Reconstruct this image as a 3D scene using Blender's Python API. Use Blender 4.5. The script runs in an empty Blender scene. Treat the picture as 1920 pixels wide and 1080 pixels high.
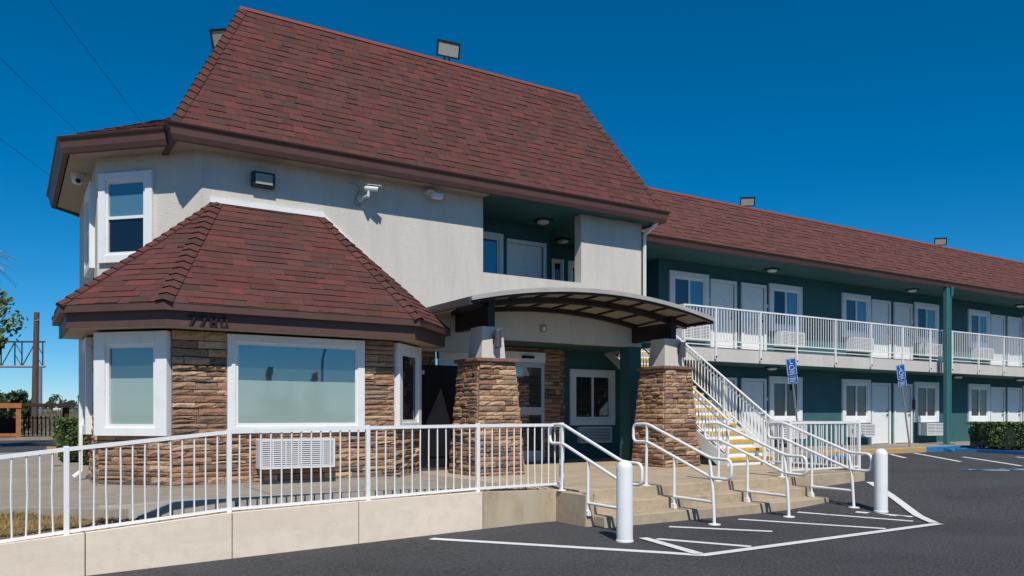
import bpy, bmesh, math, random
from mathutils import Vector as V, Matrix
random.seed(11)
S = bpy.context.scene
col = S.collection
R = math.radians

# ------------------------------------------------------------------ camera
AZ = 57.7787
cam = bpy.data.cameras.new('camera')
cam.sensor_width = 36.0
cam.lens = 28.125
cam.shift_y = 238.0 / 1920.0
cam.clip_end = 6000.0
camo = bpy.data.objects.new('camera', cam)
camo.location = (0, 0, 1.6)
camo.rotation_euler = (R(90), 0, R(AZ - 90))
col.objects.link(camo)
S.camera = camo

# ------------------------------------------------------------------ sky, sun, exposure
SUN_TO = V((-0.363, -0.932, 0)).normalized()
SUN_EL = R(50.5)
w = bpy.data.worlds.new('World')
S.world = w
w.use_nodes = True
nt = w.node_tree
nt.nodes.clear()
sky = nt.nodes.new('ShaderNodeTexSky')
sky.sky_type = 'NISHITA'
sky.sun_disc = False
sky.sun_elevation = SUN_EL
sky.sun_rotation = math.atan2(SUN_TO.x, SUN_TO.y)
sky.altitude = 5000
sky.air_density = 1.5
sky.dust_density = 0.0
sky.ozone_density = 10.0
hsv = nt.nodes.new('ShaderNodeHueSaturation')
hsv.inputs['Saturation'].default_value = 1.24
hsv.inputs['Hue'].default_value = 0.4885
hsv.inputs['Value'].default_value = 1.0
bg = nt.nodes.new('ShaderNodeBackground')
bg.inputs['Strength'].default_value = 0.098
out = nt.nodes.new('ShaderNodeOutputWorld')
nt.links.new(sky.outputs[0], hsv.inputs['Color'])
nt.links.new(hsv.outputs[0], bg.inputs['Color'])
nt.links.new(bg.outputs[0], out.inputs['Surface'])

sun = bpy.data.lights.new('sun', 'SUN')
sun.energy = 4.4
sun.angle = R(0.53)
sun.color = (1.0, 0.945, 0.855)
suno = bpy.data.objects.new('sun', sun)
d = V((SUN_TO.x * math.cos(SUN_EL), SUN_TO.y * math.cos(SUN_EL), math.sin(SUN_EL)))
suno.rotation_euler = d.to_track_quat('Z', 'Y').to_euler()
suno.location = (0, -10, 30)
col.objects.link(suno)

S.view_settings.view_transform = 'Standard'
S.view_settings.look = 'None'
S.view_settings.exposure = 0.0
S.view_settings.gamma = 1.0
S.view_settings.use_curve_mapping = False

# ------------------------------------------------------------------ materials
MATS = {}
def mat(name, c1, rough=0.7, c2=None, scale=3.0, mixlo=0.35, mixhi=0.65, bump=0.0, bscale=60.0, attr=False,
        metallic=0.0, spec=0.4, c3=None, scale3=30.0, stretch=None, bdist=0.01, attrvar=0.0):
    m = bpy.data.materials.new(name)
    m.use_nodes = True
    t = m.node_tree
    b = t.nodes['Principled BSDF']
    b.inputs['Roughness'].default_value = rough
    b.inputs['Metallic'].default_value = metallic
    b.inputs['Specular IOR Level'].default_value = spec
    geo = t.nodes.new('ShaderNodeNewGeometry')
    pos = geo.outputs['Position']
    if stretch:
        mp = t.nodes.new('ShaderNodeMapping')
        mp.inputs['Scale'].default_value = stretch
        t.links.new(pos, mp.inputs['Vector'])
        pos2 = mp.outputs[0]
    else:
        pos2 = pos
    cur = None
    if attr:
        a = t.nodes.new('ShaderNodeAttribute')
        a.attribute_name = 'tint'
        cur = a.outputs['Color']
    else:
        rgb = t.nodes.new('ShaderNodeRGB')
        rgb.outputs[0].default_value = (*c1, 1)
        cur = rgb.outputs[0]
    def noisemix(cur, colr, scale, lo, hi, detail=6, vec=None):
        n = t.nodes.new('ShaderNodeTexNoise')
        n.inputs['Scale'].default_value = scale
        n.inputs['Detail'].default_value = detail
        n.inputs['Roughness'].default_value = 0.62
        t.links.new(vec or pos, n.inputs['Vector'])
        r = t.nodes.new('ShaderNodeMapRange')
        r.inputs[1].default_value = lo
        r.inputs[2].default_value = hi
        t.links.new(n.outputs['Fac'], r.inputs[0])
        mx = t.nodes.new('ShaderNodeMix')
        mx.data_type = 'RGBA'
        t.links.new(r.outputs[0], mx.inputs[0])
        t.links.new(cur, mx.inputs[6])
        if isinstance(colr, tuple):
            mx.inputs[7].default_value = (*colr, 1)
        else:
            t.links.new(colr, mx.inputs[7])
        return mx.outputs[2]
    if attr and attrvar:
        dk = t.nodes.new('ShaderNodeMix')
        dk.data_type = 'RGBA'
        dk.blend_type = 'MULTIPLY'
        dk.inputs[0].default_value = 1.0
        dk.inputs[7].default_value = (attrvar, attrvar, attrvar, 1)
        t.links.new(cur, dk.inputs[6])
        cur = noisemix(cur, dk.outputs[2], scale, mixlo, mixhi)
    if c2:
        cur = noisemix(cur, c2, scale, mixlo, mixhi, vec=pos2)
    if c3:
        cur = noisemix(cur, c3, scale3, 0.45, 0.75)
    t.links.new(cur, b.inputs['Base Color'])
    if bump:
        n = t.nodes.new('ShaderNodeTexNoise')
        n.inputs['Scale'].default_value = bscale
        n.inputs['Detail'].default_value = 5
        t.links.new(pos, n.inputs['Vector'])
        bp = t.nodes.new('ShaderNodeBump')
        bp.inputs['Strength'].default_value = bump
        bp.inputs['Distance'].default_value = bdist
        t.links.new(n.outputs['Fac'], bp.inputs['Height'])
        t.links.new(bp.outputs[0], b.inputs['Normal'])
    MATS[name] = m
    return m

def glass(name, base, refl, tint=(0.9, 0.95, 1.0), rough=0.015):
    m = bpy.data.materials.new(name)
    m.use_nodes = True
    t = m.node_tree
    t.nodes.clear()
    o = t.nodes.new('ShaderNodeOutputMaterial')
    df = t.nodes.new('ShaderNodeBsdfDiffuse')
    df.inputs[0].default_value = (*base, 1)
    gl = t.nodes.new('ShaderNodeBsdfGlossy')
    gl.inputs['Color'].default_value = (*tint, 1)
    gl.inputs['Roughness'].default_value = rough
    fr = t.nodes.new('ShaderNodeFresnel')
    fr.inputs[0].default_value = 1.5
    ad = t.nodes.new('ShaderNodeMath')
    ad.operation = 'ADD'
    ad.use_clamp = True
    ad.inputs[1].default_value = refl
    t.links.new(fr.outputs[0], ad.inputs[0])
    geo = t.nodes.new('ShaderNodeNewGeometry')
    n = t.nodes.new('ShaderNodeTexNoise')
    n.inputs['Scale'].default_value = 1.6
    t.links.new(geo.outputs['Position'], n.inputs['Vector'])
    bp = t.nodes.new('ShaderNodeBump')
    bp.inputs['Strength'].default_value = 0.03
    bp.inputs['Distance'].default_value = 0.02
    t.links.new(n.outputs['Fac'], bp.inputs['Height'])
    t.links.new(bp.outputs[0], gl.inputs['Normal'])
    mx = t.nodes.new('ShaderNodeMixShader')
    t.links.new(ad.outputs[0], mx.inputs[0])
    t.links.new(df.outputs[0], mx.inputs[1])
    t.links.new(gl.outputs[0], mx.inputs[2])
    t.links.new(mx.outputs[0], o.inputs['Surface'])
    MATS[name] = m
    return m

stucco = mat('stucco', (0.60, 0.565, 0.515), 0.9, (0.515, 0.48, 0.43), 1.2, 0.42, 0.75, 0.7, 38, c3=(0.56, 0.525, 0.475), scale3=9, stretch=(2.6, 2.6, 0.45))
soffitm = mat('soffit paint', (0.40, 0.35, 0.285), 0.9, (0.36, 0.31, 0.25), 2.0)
stucco_teal = mat('teal stucco', (0.038, 0.125, 0.135), 0.85, (0.031, 0.108, 0.118), 1.5, bump=0.35, bscale=60)
teal_paint = mat('teal paint', (0.045, 0.155, 0.165), 0.5, (0.04, 0.14, 0.15), 4)
white = mat('white paint', (0.78, 0.785, 0.78), 0.45, (0.70, 0.70, 0.69), 3.0, 0.5, 0.8, 0.05, 30)
white_rail = mat('white rail paint', (0.80, 0.80, 0.79), 0.4, (0.66, 0.63, 0.58), 7.0, 0.58, 0.8, 0.1, 40)
vinyl = mat('white vinyl', (0.80, 0.81, 0.81), 0.35, (0.74, 0.74, 0.73), 2.0)
brown = mat('brown trim paint', (0.112, 0.056, 0.046), 0.5, (0.095, 0.048, 0.040), 2.5, bump=0.08, bscale=25)
darkbrown = mat('dark bronze paint', (0.022, 0.017, 0.017), 0.5, (0.030, 0.024, 0.022), 3)
shing = mat('shingle granules', (0.15, 0.04, 0.03), 0.95, attr=True, attrvar=0.72, scale=45, mixlo=0.38, mixhi=0.7, bump=0.5, bscale=160, spec=0.15, bdist=0.006)
under = mat('roof underlay', (0.035, 0.013, 0.012), 0.95)
flatroof = mat('flat roof membrane', (0.35, 0.34, 0.32), 0.9, (0.28, 0.27, 0.26), 0.6)
stone = mat('ledge stone', (0.3, 0.2, 0.14), 0.92, attr=True, attrvar=0.66, scale=22, mixlo=0.42, mixhi=0.72, bump=1.0, bscale=38, spec=0.2, bdist=0.02)
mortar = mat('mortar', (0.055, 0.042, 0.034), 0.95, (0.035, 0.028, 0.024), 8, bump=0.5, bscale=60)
capstone = mat('cap stone', (0.24, 0.135, 0.10), 0.9, (0.14, 0.085, 0.065), 14, 0.4, 0.65, 0.9, 45, bdist=0.02)
concrete = mat('tan concrete', (0.49, 0.385, 0.27), 0.88, (0.34, 0.26, 0.175), 1.7, 0.35, 0.7, 0.35, 120, c3=(0.49, 0.40, 0.285), scale3=9)
concrete_g = mat('grey concrete', (0.33, 0.285, 0.23), 0.9, (0.245, 0.215, 0.175), 0.9, 0.35, 0.7, 0.35, 90, c3=(0.37, 0.32, 0.26), scale3=6)
wallpaint = mat('painted concrete', (0.80, 0.675, 0.545), 0.85, (0.70, 0.575, 0.45), 1.1, 0.45, 0.75, 0.2, 40, c3=(0.70, 0.585, 0.465), scale3=6, stretch=(0.5, 1, 2.4))
wallbare = mat('stained concrete', (0.52, 0.425, 0.30), 0.9, (0.38, 0.295, 0.19), 2.2, 0.4, 0.66, 0.4, 70, c3=(0.46, 0.40, 0.31), scale3=3.2, stretch=(1.5, 1, 0.5))
asphalt = mat('asphalt', (0.060, 0.059, 0.066), 0.92, (0.040, 0.041, 0.044), 0.42, 0.40, 0.60, 1.0, 28, c3=(0.120, 0.118, 0.122), scale3=26, bdist=0.05)
asphalt_old = mat('old asphalt', (0.09, 0.09, 0.095), 0.95, (0.07, 0.07, 0.075), 0.5, bump=0.6, bscale=90)
linepaint = mat('line paint', (0.74, 0.74, 0.73), 0.7, (0.50, 0.50, 0.50), 7, 0.58, 0.8, 0.4, 150, c3=(0.66, 0.66, 0.66), scale3=60)
bluepaint = mat('blue kerb paint', (0.02, 0.17, 0.42), 0.6, (0.03, 0.20, 0.46), 6, bump=0.2, bscale=60)
yellowpaint = mat('yellow kerb paint', (0.60, 0.33, 0.07), 0.7, (0.46, 0.31, 0.15), 1.8, 0.35, 0.55, bump=0.3, bscale=60)
yellow_nose = mat('yellow nosing paint', (0.68, 0.42, 0.03), 0.6, (0.55, 0.32, 0.03), 8)
black = mat('black metal', (0.010, 0.010, 0.012), 0.35, (0.016, 0.016, 0.018), 3)
blackflat = mat('black matte', (0.012, 0.012, 0.013), 0.8)
greymetal = mat('grey metal', (0.11, 0.105, 0.12), 0.4, metallic=0.5)
galv = mat('galvanised steel', (0.42, 0.44, 0.46), 0.45, (0.33, 0.35, 0.37), 12, metallic=0.6)
aluminium = mat('aluminium frame', (0.50, 0.52, 0.55), 0.4, metallic=0.35)
lens = mat('floodlight lens', (0.30, 0.28, 0.25), 0.25, (0.36, 0.34, 0.30), 12)
whiteplastic = mat('white plastic', (0.70, 0.71, 0.72), 0.4)
signblue = mat('sign blue', (0.003, 0.10, 0.36), 0.4)
bark = mat('bark', (0.10, 0.07, 0.05), 0.95, (0.06, 0.04, 0.03), 12, bump=0.8, bscale=30)
polewood = mat('pole wood', (0.12, 0.075, 0.055), 0.95, (0.085, 0.055, 0.042), 6, stretch=(6, 6, 0.4))
orangewood = mat('orange timber', (0.42, 0.16, 0.045), 0.8, (0.33, 0.12, 0.035), 5)
darkwood = mat('dark timber', (0.045, 0.028, 0.020), 0.9)
leafm = mat('boxwood leaf', (0.05, 0.08, 0.02), 0.55, attr=True, attrvar=0.8, scale=20)
mulch = mat('bark mulch', (0.035, 0.022, 0.016), 0.98, (0.07, 0.045, 0.03), 28, 0.45, 0.65, 1.0, 60, bdist=0.04)
drygrass = mat('dry grass ground', (0.32, 0.205, 0.085), 0.98, (0.20, 0.15, 0.055), 5, 0.4, 0.6, 1.0, 70, bdist=0.03)
dryearth = mat('dry embankment', (0.20, 0.165, 0.12), 0.98, (0.12, 0.11, 0.07), 0.3, 0.4, 0.6, 0.8, 3, bdist=0.3)
earth = mat('distant ground', (0.14, 0.13, 0.085), 0.98, (0.09, 0.10, 0.05), 0.05)
glass_win = glass('window glass', (0.03, 0.048, 0.055), 0.20)
glass_dark = glass('dark window glass', (0.008, 0.010, 0.012), 0.035)
glass_cur = glass('curtained window glass', (0.075, 0.17, 0.24), 0.10)
glass_shade = glass('grey curtained glass', (0.03, 0.036, 0.042), 0.05)
frost = glass('frosted film', (0.27, 0.36, 0.335), 0.06, rough=0.06)
panelm = bpy.data.materials.new('canopy panel')
panelm.use_nodes = True
_t = panelm.node_tree; _t.nodes.clear()
_o = _t.nodes.new('ShaderNodeOutputMaterial'); _d = _t.nodes.new('ShaderNodeBsdfDiffuse'); _r = _t.nodes.new('ShaderNodeBsdfTranslucent'); _m = _t.nodes.new('ShaderNodeMixShader')
_d.inputs[0].default_value = (0.30, 0.275, 0.235, 1); _r.inputs[0].default_value = (0.40, 0.35, 0.27, 1); _m.inputs[0].default_value = 0.42
_t.links.new(_d.outputs[0], _m.inputs[1]); _t.links.new(_r.outputs[0], _m.inputs[2]); _t.links.new(_m.outputs[0], _o.inputs['Surface'])

# ------------------------------------------------------------------ mesh helpers
class MB:
    def __init__(s):
        s.v = []; s.f = []; s.c = []
    def face(s, pts, c=None):
        i = len(s.v)
        s.v += [tuple(p) for p in pts]
        s.f.append(tuple(range(i, i + len(pts)))); s.c.append(c)
    def obox(s, o, a, b, c, tint=None):
        o, a, b, c = V(o), V(a), V(b), V(c)
        if a.cross(b).dot(c) < 0: a, b = b, a
        i = len(s.v)
        for k in (0, 1):
            s.v += [tuple(o + c * k), tuple(o + a + c * k), tuple(o + a + b + c * k), tuple(o + b + c * k)]
        for q in ((3, 2, 1, 0), (4, 5, 6, 7), (0, 1, 5, 4), (1, 2, 6, 5), (2, 3, 7, 6), (3, 0, 4, 7)):
            s.f.append(tuple(i + n for n in q)); s.c.append(tint)
    def box(s, x0, x1, y0, y1, z0, z1, tint=None):
        s.obox((x0, y0, z0), (x1 - x0, 0, 0), (0, y1 - y0, 0), (0, 0, z1 - z0), tint)
    def prism(s, poly, z0, z1, tint=None):
        i = len(s.v); n = len(poly)
        s.v += [(p[0], p[1], z0) for p in poly] + [(p[0], p[1], z1) for p in poly]
        s.f.append(tuple(i + k for k in range(n - 1, -1, -1))); s.c.append(tint)
        s.f.append(tuple(i + n + k for k in range(n))); s.c.append(tint)
        for k in range(n):
            m = (k + 1) % n
            s.f.append((i + k, i + m, i + n + m, i + n + k)); s.c.append(tint)
    def tube(s, pts, r, n=8, closed=False, caps=True, tint=None):
        pts = [V(p) for p in pts]
        m = len(pts); i0 = len(s.v)
        rr = r if isinstance(r, (list, tuple)) else [r] * m
        prev = None
        for k in range(m):
            if closed:
                t = (pts[(k + 1) % m] - pts[k - 1]).normalized()
            else:
                t = (pts[min(k + 1, m - 1)] - pts[max(k - 1, 0)]).normalized()
            if prev is None:
                a = t.orthogonal().normalized()
            else:
                a = (prev - t * prev.dot(t)).normalized()
            prev = a
            b = t.cross(a)
            for j in range(n):
                an = 2 * math.pi * j / n
                s.v.append(tuple(pts[k] + (a * math.cos(an) + b * math.sin(an)) * rr[k]))
        for k in range(m if closed else m - 1):
            k2 = (k + 1) % m
            for j in range(n):
                j2 = (j + 1) % n
                s.f.append((i0 + k * n + j, i0 + k * n + j2, i0 + k2 * n + j2, i0 + k2 * n + j)); s.c.append(tint)
        if caps and not closed:
            s.face([s.v[i0 + j] for j in range(n - 1, -1, -1)], tint)
            s.face([s.v[i0 + (m - 1) * n + j] for j in range(n)], tint)
    def lathe(s, cx, cy, prof, n=20, tint=None):
        i0 = len(s.v); m = len(prof)
        for r, z in prof:
            for j in range(n):
                a = 2 * math.pi * j / n
                s.v.append((cx + r * math.cos(a), cy + r * math.sin(a), z))
        for k in range(m - 1):
            for j in range(n):
                j2 = (j + 1) % n
                s.f.append((i0 + k * n + j, i0 + k * n + j2, i0 + (k + 1) * n + j2, i0 + (k + 1) * n + j)); s.c.append(tint)
        s.face([s.v[i0 + j] for j in range(n - 1, -1, -1)], tint)
        s.face([s.v[i0 + (m - 1) * n + j] for j in range(n)], tint)
    def mesh(s, name, m):
        c = V((0, 0, 0))
        if s.v:
            lo = V([min(p[k] for p in s.v) for k in range(3)]); hi = V([max(p[k] for p in s.v) for k in range(3)])
            c = (lo + hi) / 2; c.z = lo.z
        me = bpy.data.meshes.new(name)
        me.from_pydata([(p[0] - c.x, p[1] - c.y, p[2] - c.z) for p in s.v], [], s.f)
        if any(q is not None for q in s.c):
            at = me.color_attributes.new('tint', 'FLOAT_COLOR', 'CORNER')
            data = []
            for f, q in zip(s.f, s.c):
                q = q or (0.2, 0.2, 0.2)
                for _ in f:
                    data += [q[0], q[1], q[2], 1.0]
            at.data.foreach_set('color', data)
        me.materials.append(m)
        me.update()
        return me, c
    def build(s, name, m, parent=None, smooth=False, bevel=0.0, segs=2):
        me, c = s.mesh(name, m)
        o = bpy.data.objects.new(name, me)
        col.objects.link(o)
        o.location = c
        if parent:
            o.parent = parent
            o.location = c - world(parent)
        if smooth:
            for p in me.polygons:
                p.use_smooth = True
        if bevel:
            b = o.modifiers.new('bevel', 'BEVEL')
            b.width = bevel; b.segments = segs; b.limit_method = 'ANGLE'
        return o

def world(o):
    p = V(o.location)
    while o.parent:
        o = o.parent
        p = p + V(o.location)
    return p
def tag(o, label, cat, group=None):
    o['label'] = label; o['category'] = cat
    if group: o['group'] = group
    return o
def thing(name, loc, label, cat, group=None):
    o = bpy.data.objects.new(name, None)
    o.empty_display_size = 0.2
    col.objects.link(o)
    o.location = loc
    return tag(o, label, cat, group)
def struct(o):
    o['kind'] = 'structure'
    return o
def put(name, me, loc, parent=None):
    o = bpy.data.objects.new(name, me)
    col.objects.link(o)
    o.location = V(loc) - (world(parent) if parent else V((0, 0, 0)))
    if parent: o.parent = parent
    return o
def copy_tree(o, parent=None):
    c = o.copy()
    col.objects.link(c)
    if parent is not None: c.parent = parent
    for ch in list(o.children): copy_tree(ch, c)
    return c

def offset(pts, d):
    """mitred offset of an open plan polyline; positive d goes to the left of travel"""
    n = len(pts); res = []
    for k in range(n):
        def nrm(a, b):
            e = V((b[0] - a[0], b[1] - a[1])).normalized()
            return V((-e.y, e.x))
        if k == 0: m = nrm(pts[0], pts[1]); q = m
        elif k == n - 1: m = nrm(pts[-2], pts[-1]); q = m
        else:
            a = nrm(pts[k - 1], pts[k]); b = nrm(pts[k], pts[k + 1])
            q = (a + b).normalized(); q = q / max(0.2, q.dot(a))
        res.append((pts[k][0] + q.x * d, pts[k][1] + q.y * d))
    return res
def strip(mb, pts, prof, ends=True):
    """sweep a profile [(inward offset, z)] along a plan polyline"""
    rows = [[(p[0], p[1], z) for p in offset(pts, o)] for o, z in prof]
    for a, b in zip(rows, rows[1:]):
        for k in range(len(pts) - 1):
            mb.face([a[k], a[k + 1], b[k + 1], b[k]])
    if ends:
        mb.face([r[0] for r in rows]); mb.face([r[-1] for r in rows][::-1])

def lerp(a, b, t): return a + (b - a) * t

# ------------------------------------------------------------------ shingles
PAL = [((0.120, 0.052, 0.045), 46), ((0.130, 0.052, 0.045), 26), ((0.154, 0.052, 0.047), 11), ((0.110, 0.053, 0.045), 18), ((0.090, 0.053, 0.046), 9)]
PALW = [p for p, n in PAL for _ in range(n)]
CALM = [0.0]
def shingle_tint():
    c = random.choice(PALW); k = random.uniform(0.88, 1.1)
    if CALM[0]:
        b_ = (0.140, 0.062, 0.054); c = tuple(lerp(p, q, CALM[0]) for p, q in zip(c, b_))
    return (c[0] * k, c[1] * k, c[2] * k)
def shingles(P0, P1, Q0, Q1, expo=0.145, wmin=0.13, wmax=0.34, sink=None, start=0.0):
    """tabs over the trapezoid P0 P1 (eave) to Q0 Q1 (top); calls sink(mb) for each tab"""
    P0, P1, Q0, Q1 = map(V, (P0, P1, Q0, Q1))
    e = (P1 - P0).normalized()
    m0 = (P0 + P1) / 2; m1 = (Q0 + Q1) / 2
    up = (m1 - m0); up = up - e * up.dot(e)
    L = up.length; up = up / L
    n = e.cross(up).normalized()
    if n.z < 0: n = -n
    def lim(s):
        t = s / L
        a = P0.lerp(Q0, t); b = P1.lerp(Q1, t)
        return (a - P0).dot(e), (b - P0).dot(e)
    def pt(a, s, h): return P0 + e * a + up * s + n * h
    s = start
    while s < L - 0.02:
        s1 = min(L, s + expo * 1.12)
        lo0, hi0 = lim(s); lo1, hi1 = lim(s1)
        a = min(lo0, lo1) - random.uniform(0, 0.2)
        end = max(hi0, hi1)
        while a < end:
            b = a + random.uniform(wmin, wmax)
            a0 = max(a, lo0); b0 = min(b, hi0); a1 = max(a, lo1); b1 = min(b, hi1)
            if b0 > a0 + 0.002 or b1 > a1 + 0.002:
                b0 = max(a0, b0); b1 = max(a1, b1)
                t = random.choice((0.008, 0.010, 0.014, 0.018, 0.020))
                sj = s + random.uniform(-0.006, 0.006)
                mb = MB(); c = shingle_tint()
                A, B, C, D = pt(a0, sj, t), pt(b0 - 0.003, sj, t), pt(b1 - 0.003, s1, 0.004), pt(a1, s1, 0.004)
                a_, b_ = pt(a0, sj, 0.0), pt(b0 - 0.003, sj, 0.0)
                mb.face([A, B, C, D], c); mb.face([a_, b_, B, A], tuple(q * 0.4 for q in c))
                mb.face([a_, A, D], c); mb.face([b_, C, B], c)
                sink(mb)
            a = b
        s += expo
def merge(dst, src):
    i = len(dst.v)
    dst.v += src.v
    dst.f += [tuple(k + i for k in f) for f in src.f]
    dst.c += src.c
def hip_caps(H0, H1, d1, d2, parent, expo=0.17, width=0.13, lift=0.03):
    """overlapping cap tabs up a hip; d1, d2 are unit directions across each roof face"""
    H0, H1, d1, d2 = map(V, (H0, H1, d1, d2))
    t = (H1 - H0); L = t.length; t = t / L
    nn = (-(d1 + d2)); nn = (nn - t * nn.dot(t)).normalized()
    if nn.z < 0: nn = -nn
    s = 0.0
    while s < L - 0.05:
        s1 = min(L, s + expo * 1.15)
        mb = MB(); c = shingle_tint()
        g = 0.014
        def row(sv, h): 
            o = H0 + t * sv + nn * h
            return [o + d1 * width, o + nn * 0.008, o + d2 * width]
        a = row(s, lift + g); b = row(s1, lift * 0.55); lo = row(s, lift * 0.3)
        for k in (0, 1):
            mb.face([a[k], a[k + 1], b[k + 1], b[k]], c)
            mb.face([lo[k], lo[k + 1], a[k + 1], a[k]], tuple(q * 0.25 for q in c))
        mb.face([lo[0], a[0], b[0]], c); mb.face([lo[2], b[2], a[2]], c)
        mb.build('hip_cap', shing, parent)
        s += expo

# ------------------------------------------------------------------ stones
SPAL = [(0.40, 0.265, 0.165), (0.33, 0.205, 0.125), (0.27, 0.17, 0.11), (0.20, 0.125, 0.085), (0.44, 0.30, 0.195), (0.31, 0.165, 0.11), (0.175, 0.12, 0.09), (0.36, 0.22, 0.135), (0.26, 0.175, 0.125), (0.40, 0.25, 0.145), (0.32, 0.18, 0.12)]
def stones(P0, P1, Q0, Q1, n, parent, name='stone', hmin=0.075, hmax=0.135, wmin=0.16, wmax=0.62, dmin=0.03, dmax=0.075):
    P0, P1, Q0, Q1, n = map(V, (P0, P1, Q0, Q1, n))
    H = ((Q0 + Q1) / 2 - (P0 + P1) / 2).length
    def pt(a, b, h): return P0.lerp(P1, a).lerp(Q0.lerp(Q1, a), b) + n * h
    rows = []; z = 0
    while z < H - 0.03:
        hh = random.uniform(hmin, hmax)
        if H - z - hh < 0.05: hh = H - z
        rows.append((z, min(H, z + hh))); z += hh
    W = (P1 - P0).length
    for z0, z1 in rows:
        b0 = z0 / H; b1 = z1 / H
        x = 0
        while x < W - 0.01:
            ww = random.uniform(wmin, wmax)
            if W - x - ww < 0.11: ww = W - x
            if random.random() < 0.16 and z1 - z0 > 0.1:
                mid = lerp(b0, b1, random.uniform(0.4, 0.6)); parts = [(b0, mid), (mid, b1)]
            else: parts = [(b0, b1)]
            for c0, c1 in parts:
                one_stone(pt, x / W, (x + ww) / W, c0, c1, W, H, random.uniform(dmin, dmax), parent, name)
            x += ww
def one_stone(pt, a0, a1, b0, b1, W, H, dep, parent, name):
    g = 0.0035
    a0 += g / W; a1 -= g / W; b0 += g / H; b1 -= g / H
    c = random.choice(SPAL); k = random.uniform(1.0, 1.42)
    c = tuple(q * k for q in c)
    mb = MB(); na, nb = 4, 3
    idx = {}
    for i in range(na):
        for j in range(nb):
            ta = i / (na - 1); tb = j / (nb - 1)
            edge = i in (0, na - 1) or j in (0, nb - 1)
            h = dep * (random.uniform(0.55, 0.85) if edge else random.uniform(0.9, 1.2))
            ja = 0 if i in (0, na - 1) else random.uniform(-0.08, 0.08)
            jb = random.uniform(0, 0.09) if j == 0 else (-random.uniform(0, 0.09) if j == nb - 1 else random.uniform(-0.15, 0.15))
            idx[i, j] = len(mb.v)
            mb.v.append(tuple(pt(lerp(a0, a1, ta + ja), lerp(b0, b1, tb + jb), h)))
    ring = [(i, 0) for i in range(na)] + [(na - 1, j) for j in range(1, nb)] + [(i, nb - 1) for i in range(na - 2, -1, -1)] + [(0, j) for j in range(nb - 2, 0, -1)]
    base = len(mb.v)
    for i, j in ring:
        mb.v.append(tuple(pt(lerp(a0, a1, i / (na - 1)), lerp(b0, b1, j / (nb - 1)), -0.01)))
    for i in range(na - 1):
        for j in range(nb - 1):
            mb.f.append((idx[i, j], idx[i + 1, j], idx[i + 1, j + 1], idx[i, j + 1])); mb.c.append(c)
    for k in range(len(ring)):
        k2 = (k + 1) % len(ring)
        mb.f.append((base + k, base + k2, idx[ring[k2]], idx[ring[k]])); mb.c.append(c)
    return mb.build(name, stone, parent)

# ------------------------------------------------------------------ windows and doors
def lb(mb, O, e, n, a0, a1, d0, d1, z0, z1):
    O, e, n = V(O), V(e), V(n)
    mb.obox(O + e * a0 + n * d0 + V((0, 0, z0)), e * (a1 - a0), n * (d1 - d0), (0, 0, z1 - z0))
def frame(mb, O, e, n, a0, a1, z0, z1, t, d0, d1, tb=None, tt=None):
    tb = tb or t; tt = tt or t
    lb(mb, O, e, n, a0, a0 + t, d0, d1, z0, z1)
    lb(mb, O, e, n, a1 - t, a1, d0, d1, z0, z1)
    lb(mb, O, e, n, a0 + t, a1 - t, d0, d1, z0, z0 + tb)
    lb(mb, O, e, n, a0 + t, a1 - t, d0, d1, z1 - tt, z1)
def window(parent, O, e, n, w, h, trim=0.15, proud=0.05, kind='slider', g=(None, None), sash=0.05, base=0.0, frosth=0.0, trimmat=None, bottom=None):
    mb = MB()
    frame(mb, O, e, n, 0, w, 0, h, trim, -0.01, base + proud, tb=bottom)
    win = mb.build('window', trimmat or white, parent, bevel=0.006, segs=1)
    bt = bottom or trim
    a0, a1, z0, z1 = trim, w - trim, bt, h - trim
    mb = MB()
    frame(mb, O, e, n, a0, a1, z0, z1, sash, base - 0.005, base + proud * 0.55)
    if kind == 'slider':
        m = (a0 + a1) / 2
        lb(mb, O, e, n, m - sash * 0.6, m + sash * 0.6, base - 0.004, base + proud * 0.62, z0 + sash, z1 - sash)
    if kind == 'hung':
        m = (z0 + z1) / 2
        lb(mb, O, e, n, a0 + sash, a1 - sash, base - 0.004, base + proud * 0.62, m - sash * 0.5, m + sash * 0.5)
    mb.build('sash', vinyl, win)
    a0 += sash; a1 -= sash; z0 += sash; z1 -= sash
    if kind == 'slider':
        m = (a0 + a1) / 2; spans = [(a0, m - sash * 0.6, z0, z1), (m + sash * 0.6, a1, z0, z1)]
    elif kind == 'hung':
        m = (z0 + z1) / 2; spans = [(a0, a1, z0, m - sash * 0.5), (a0, a1, m + sash * 0.5, z1)]
    else:
        spans = [(a0, a1, z0, z1)]
    for k, (x0, x1, y0, y1) in enumerate(spans):
        mb = MB()
        y = y0
        if frosth:
            mf = MB(); y = y0 + frosth
            lb(mf, O, e, n, x0, x1, base + 0.0, base + 0.008, y0, y)
            mf.build('frosted_pane', frost, win)
        lb(mb, O, e, n, x0, x1, base + 0.0, base + 0.008, y, y1)
        mb.build('pane', g[k % len(g)] or glass_win, win)
    return win
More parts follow.
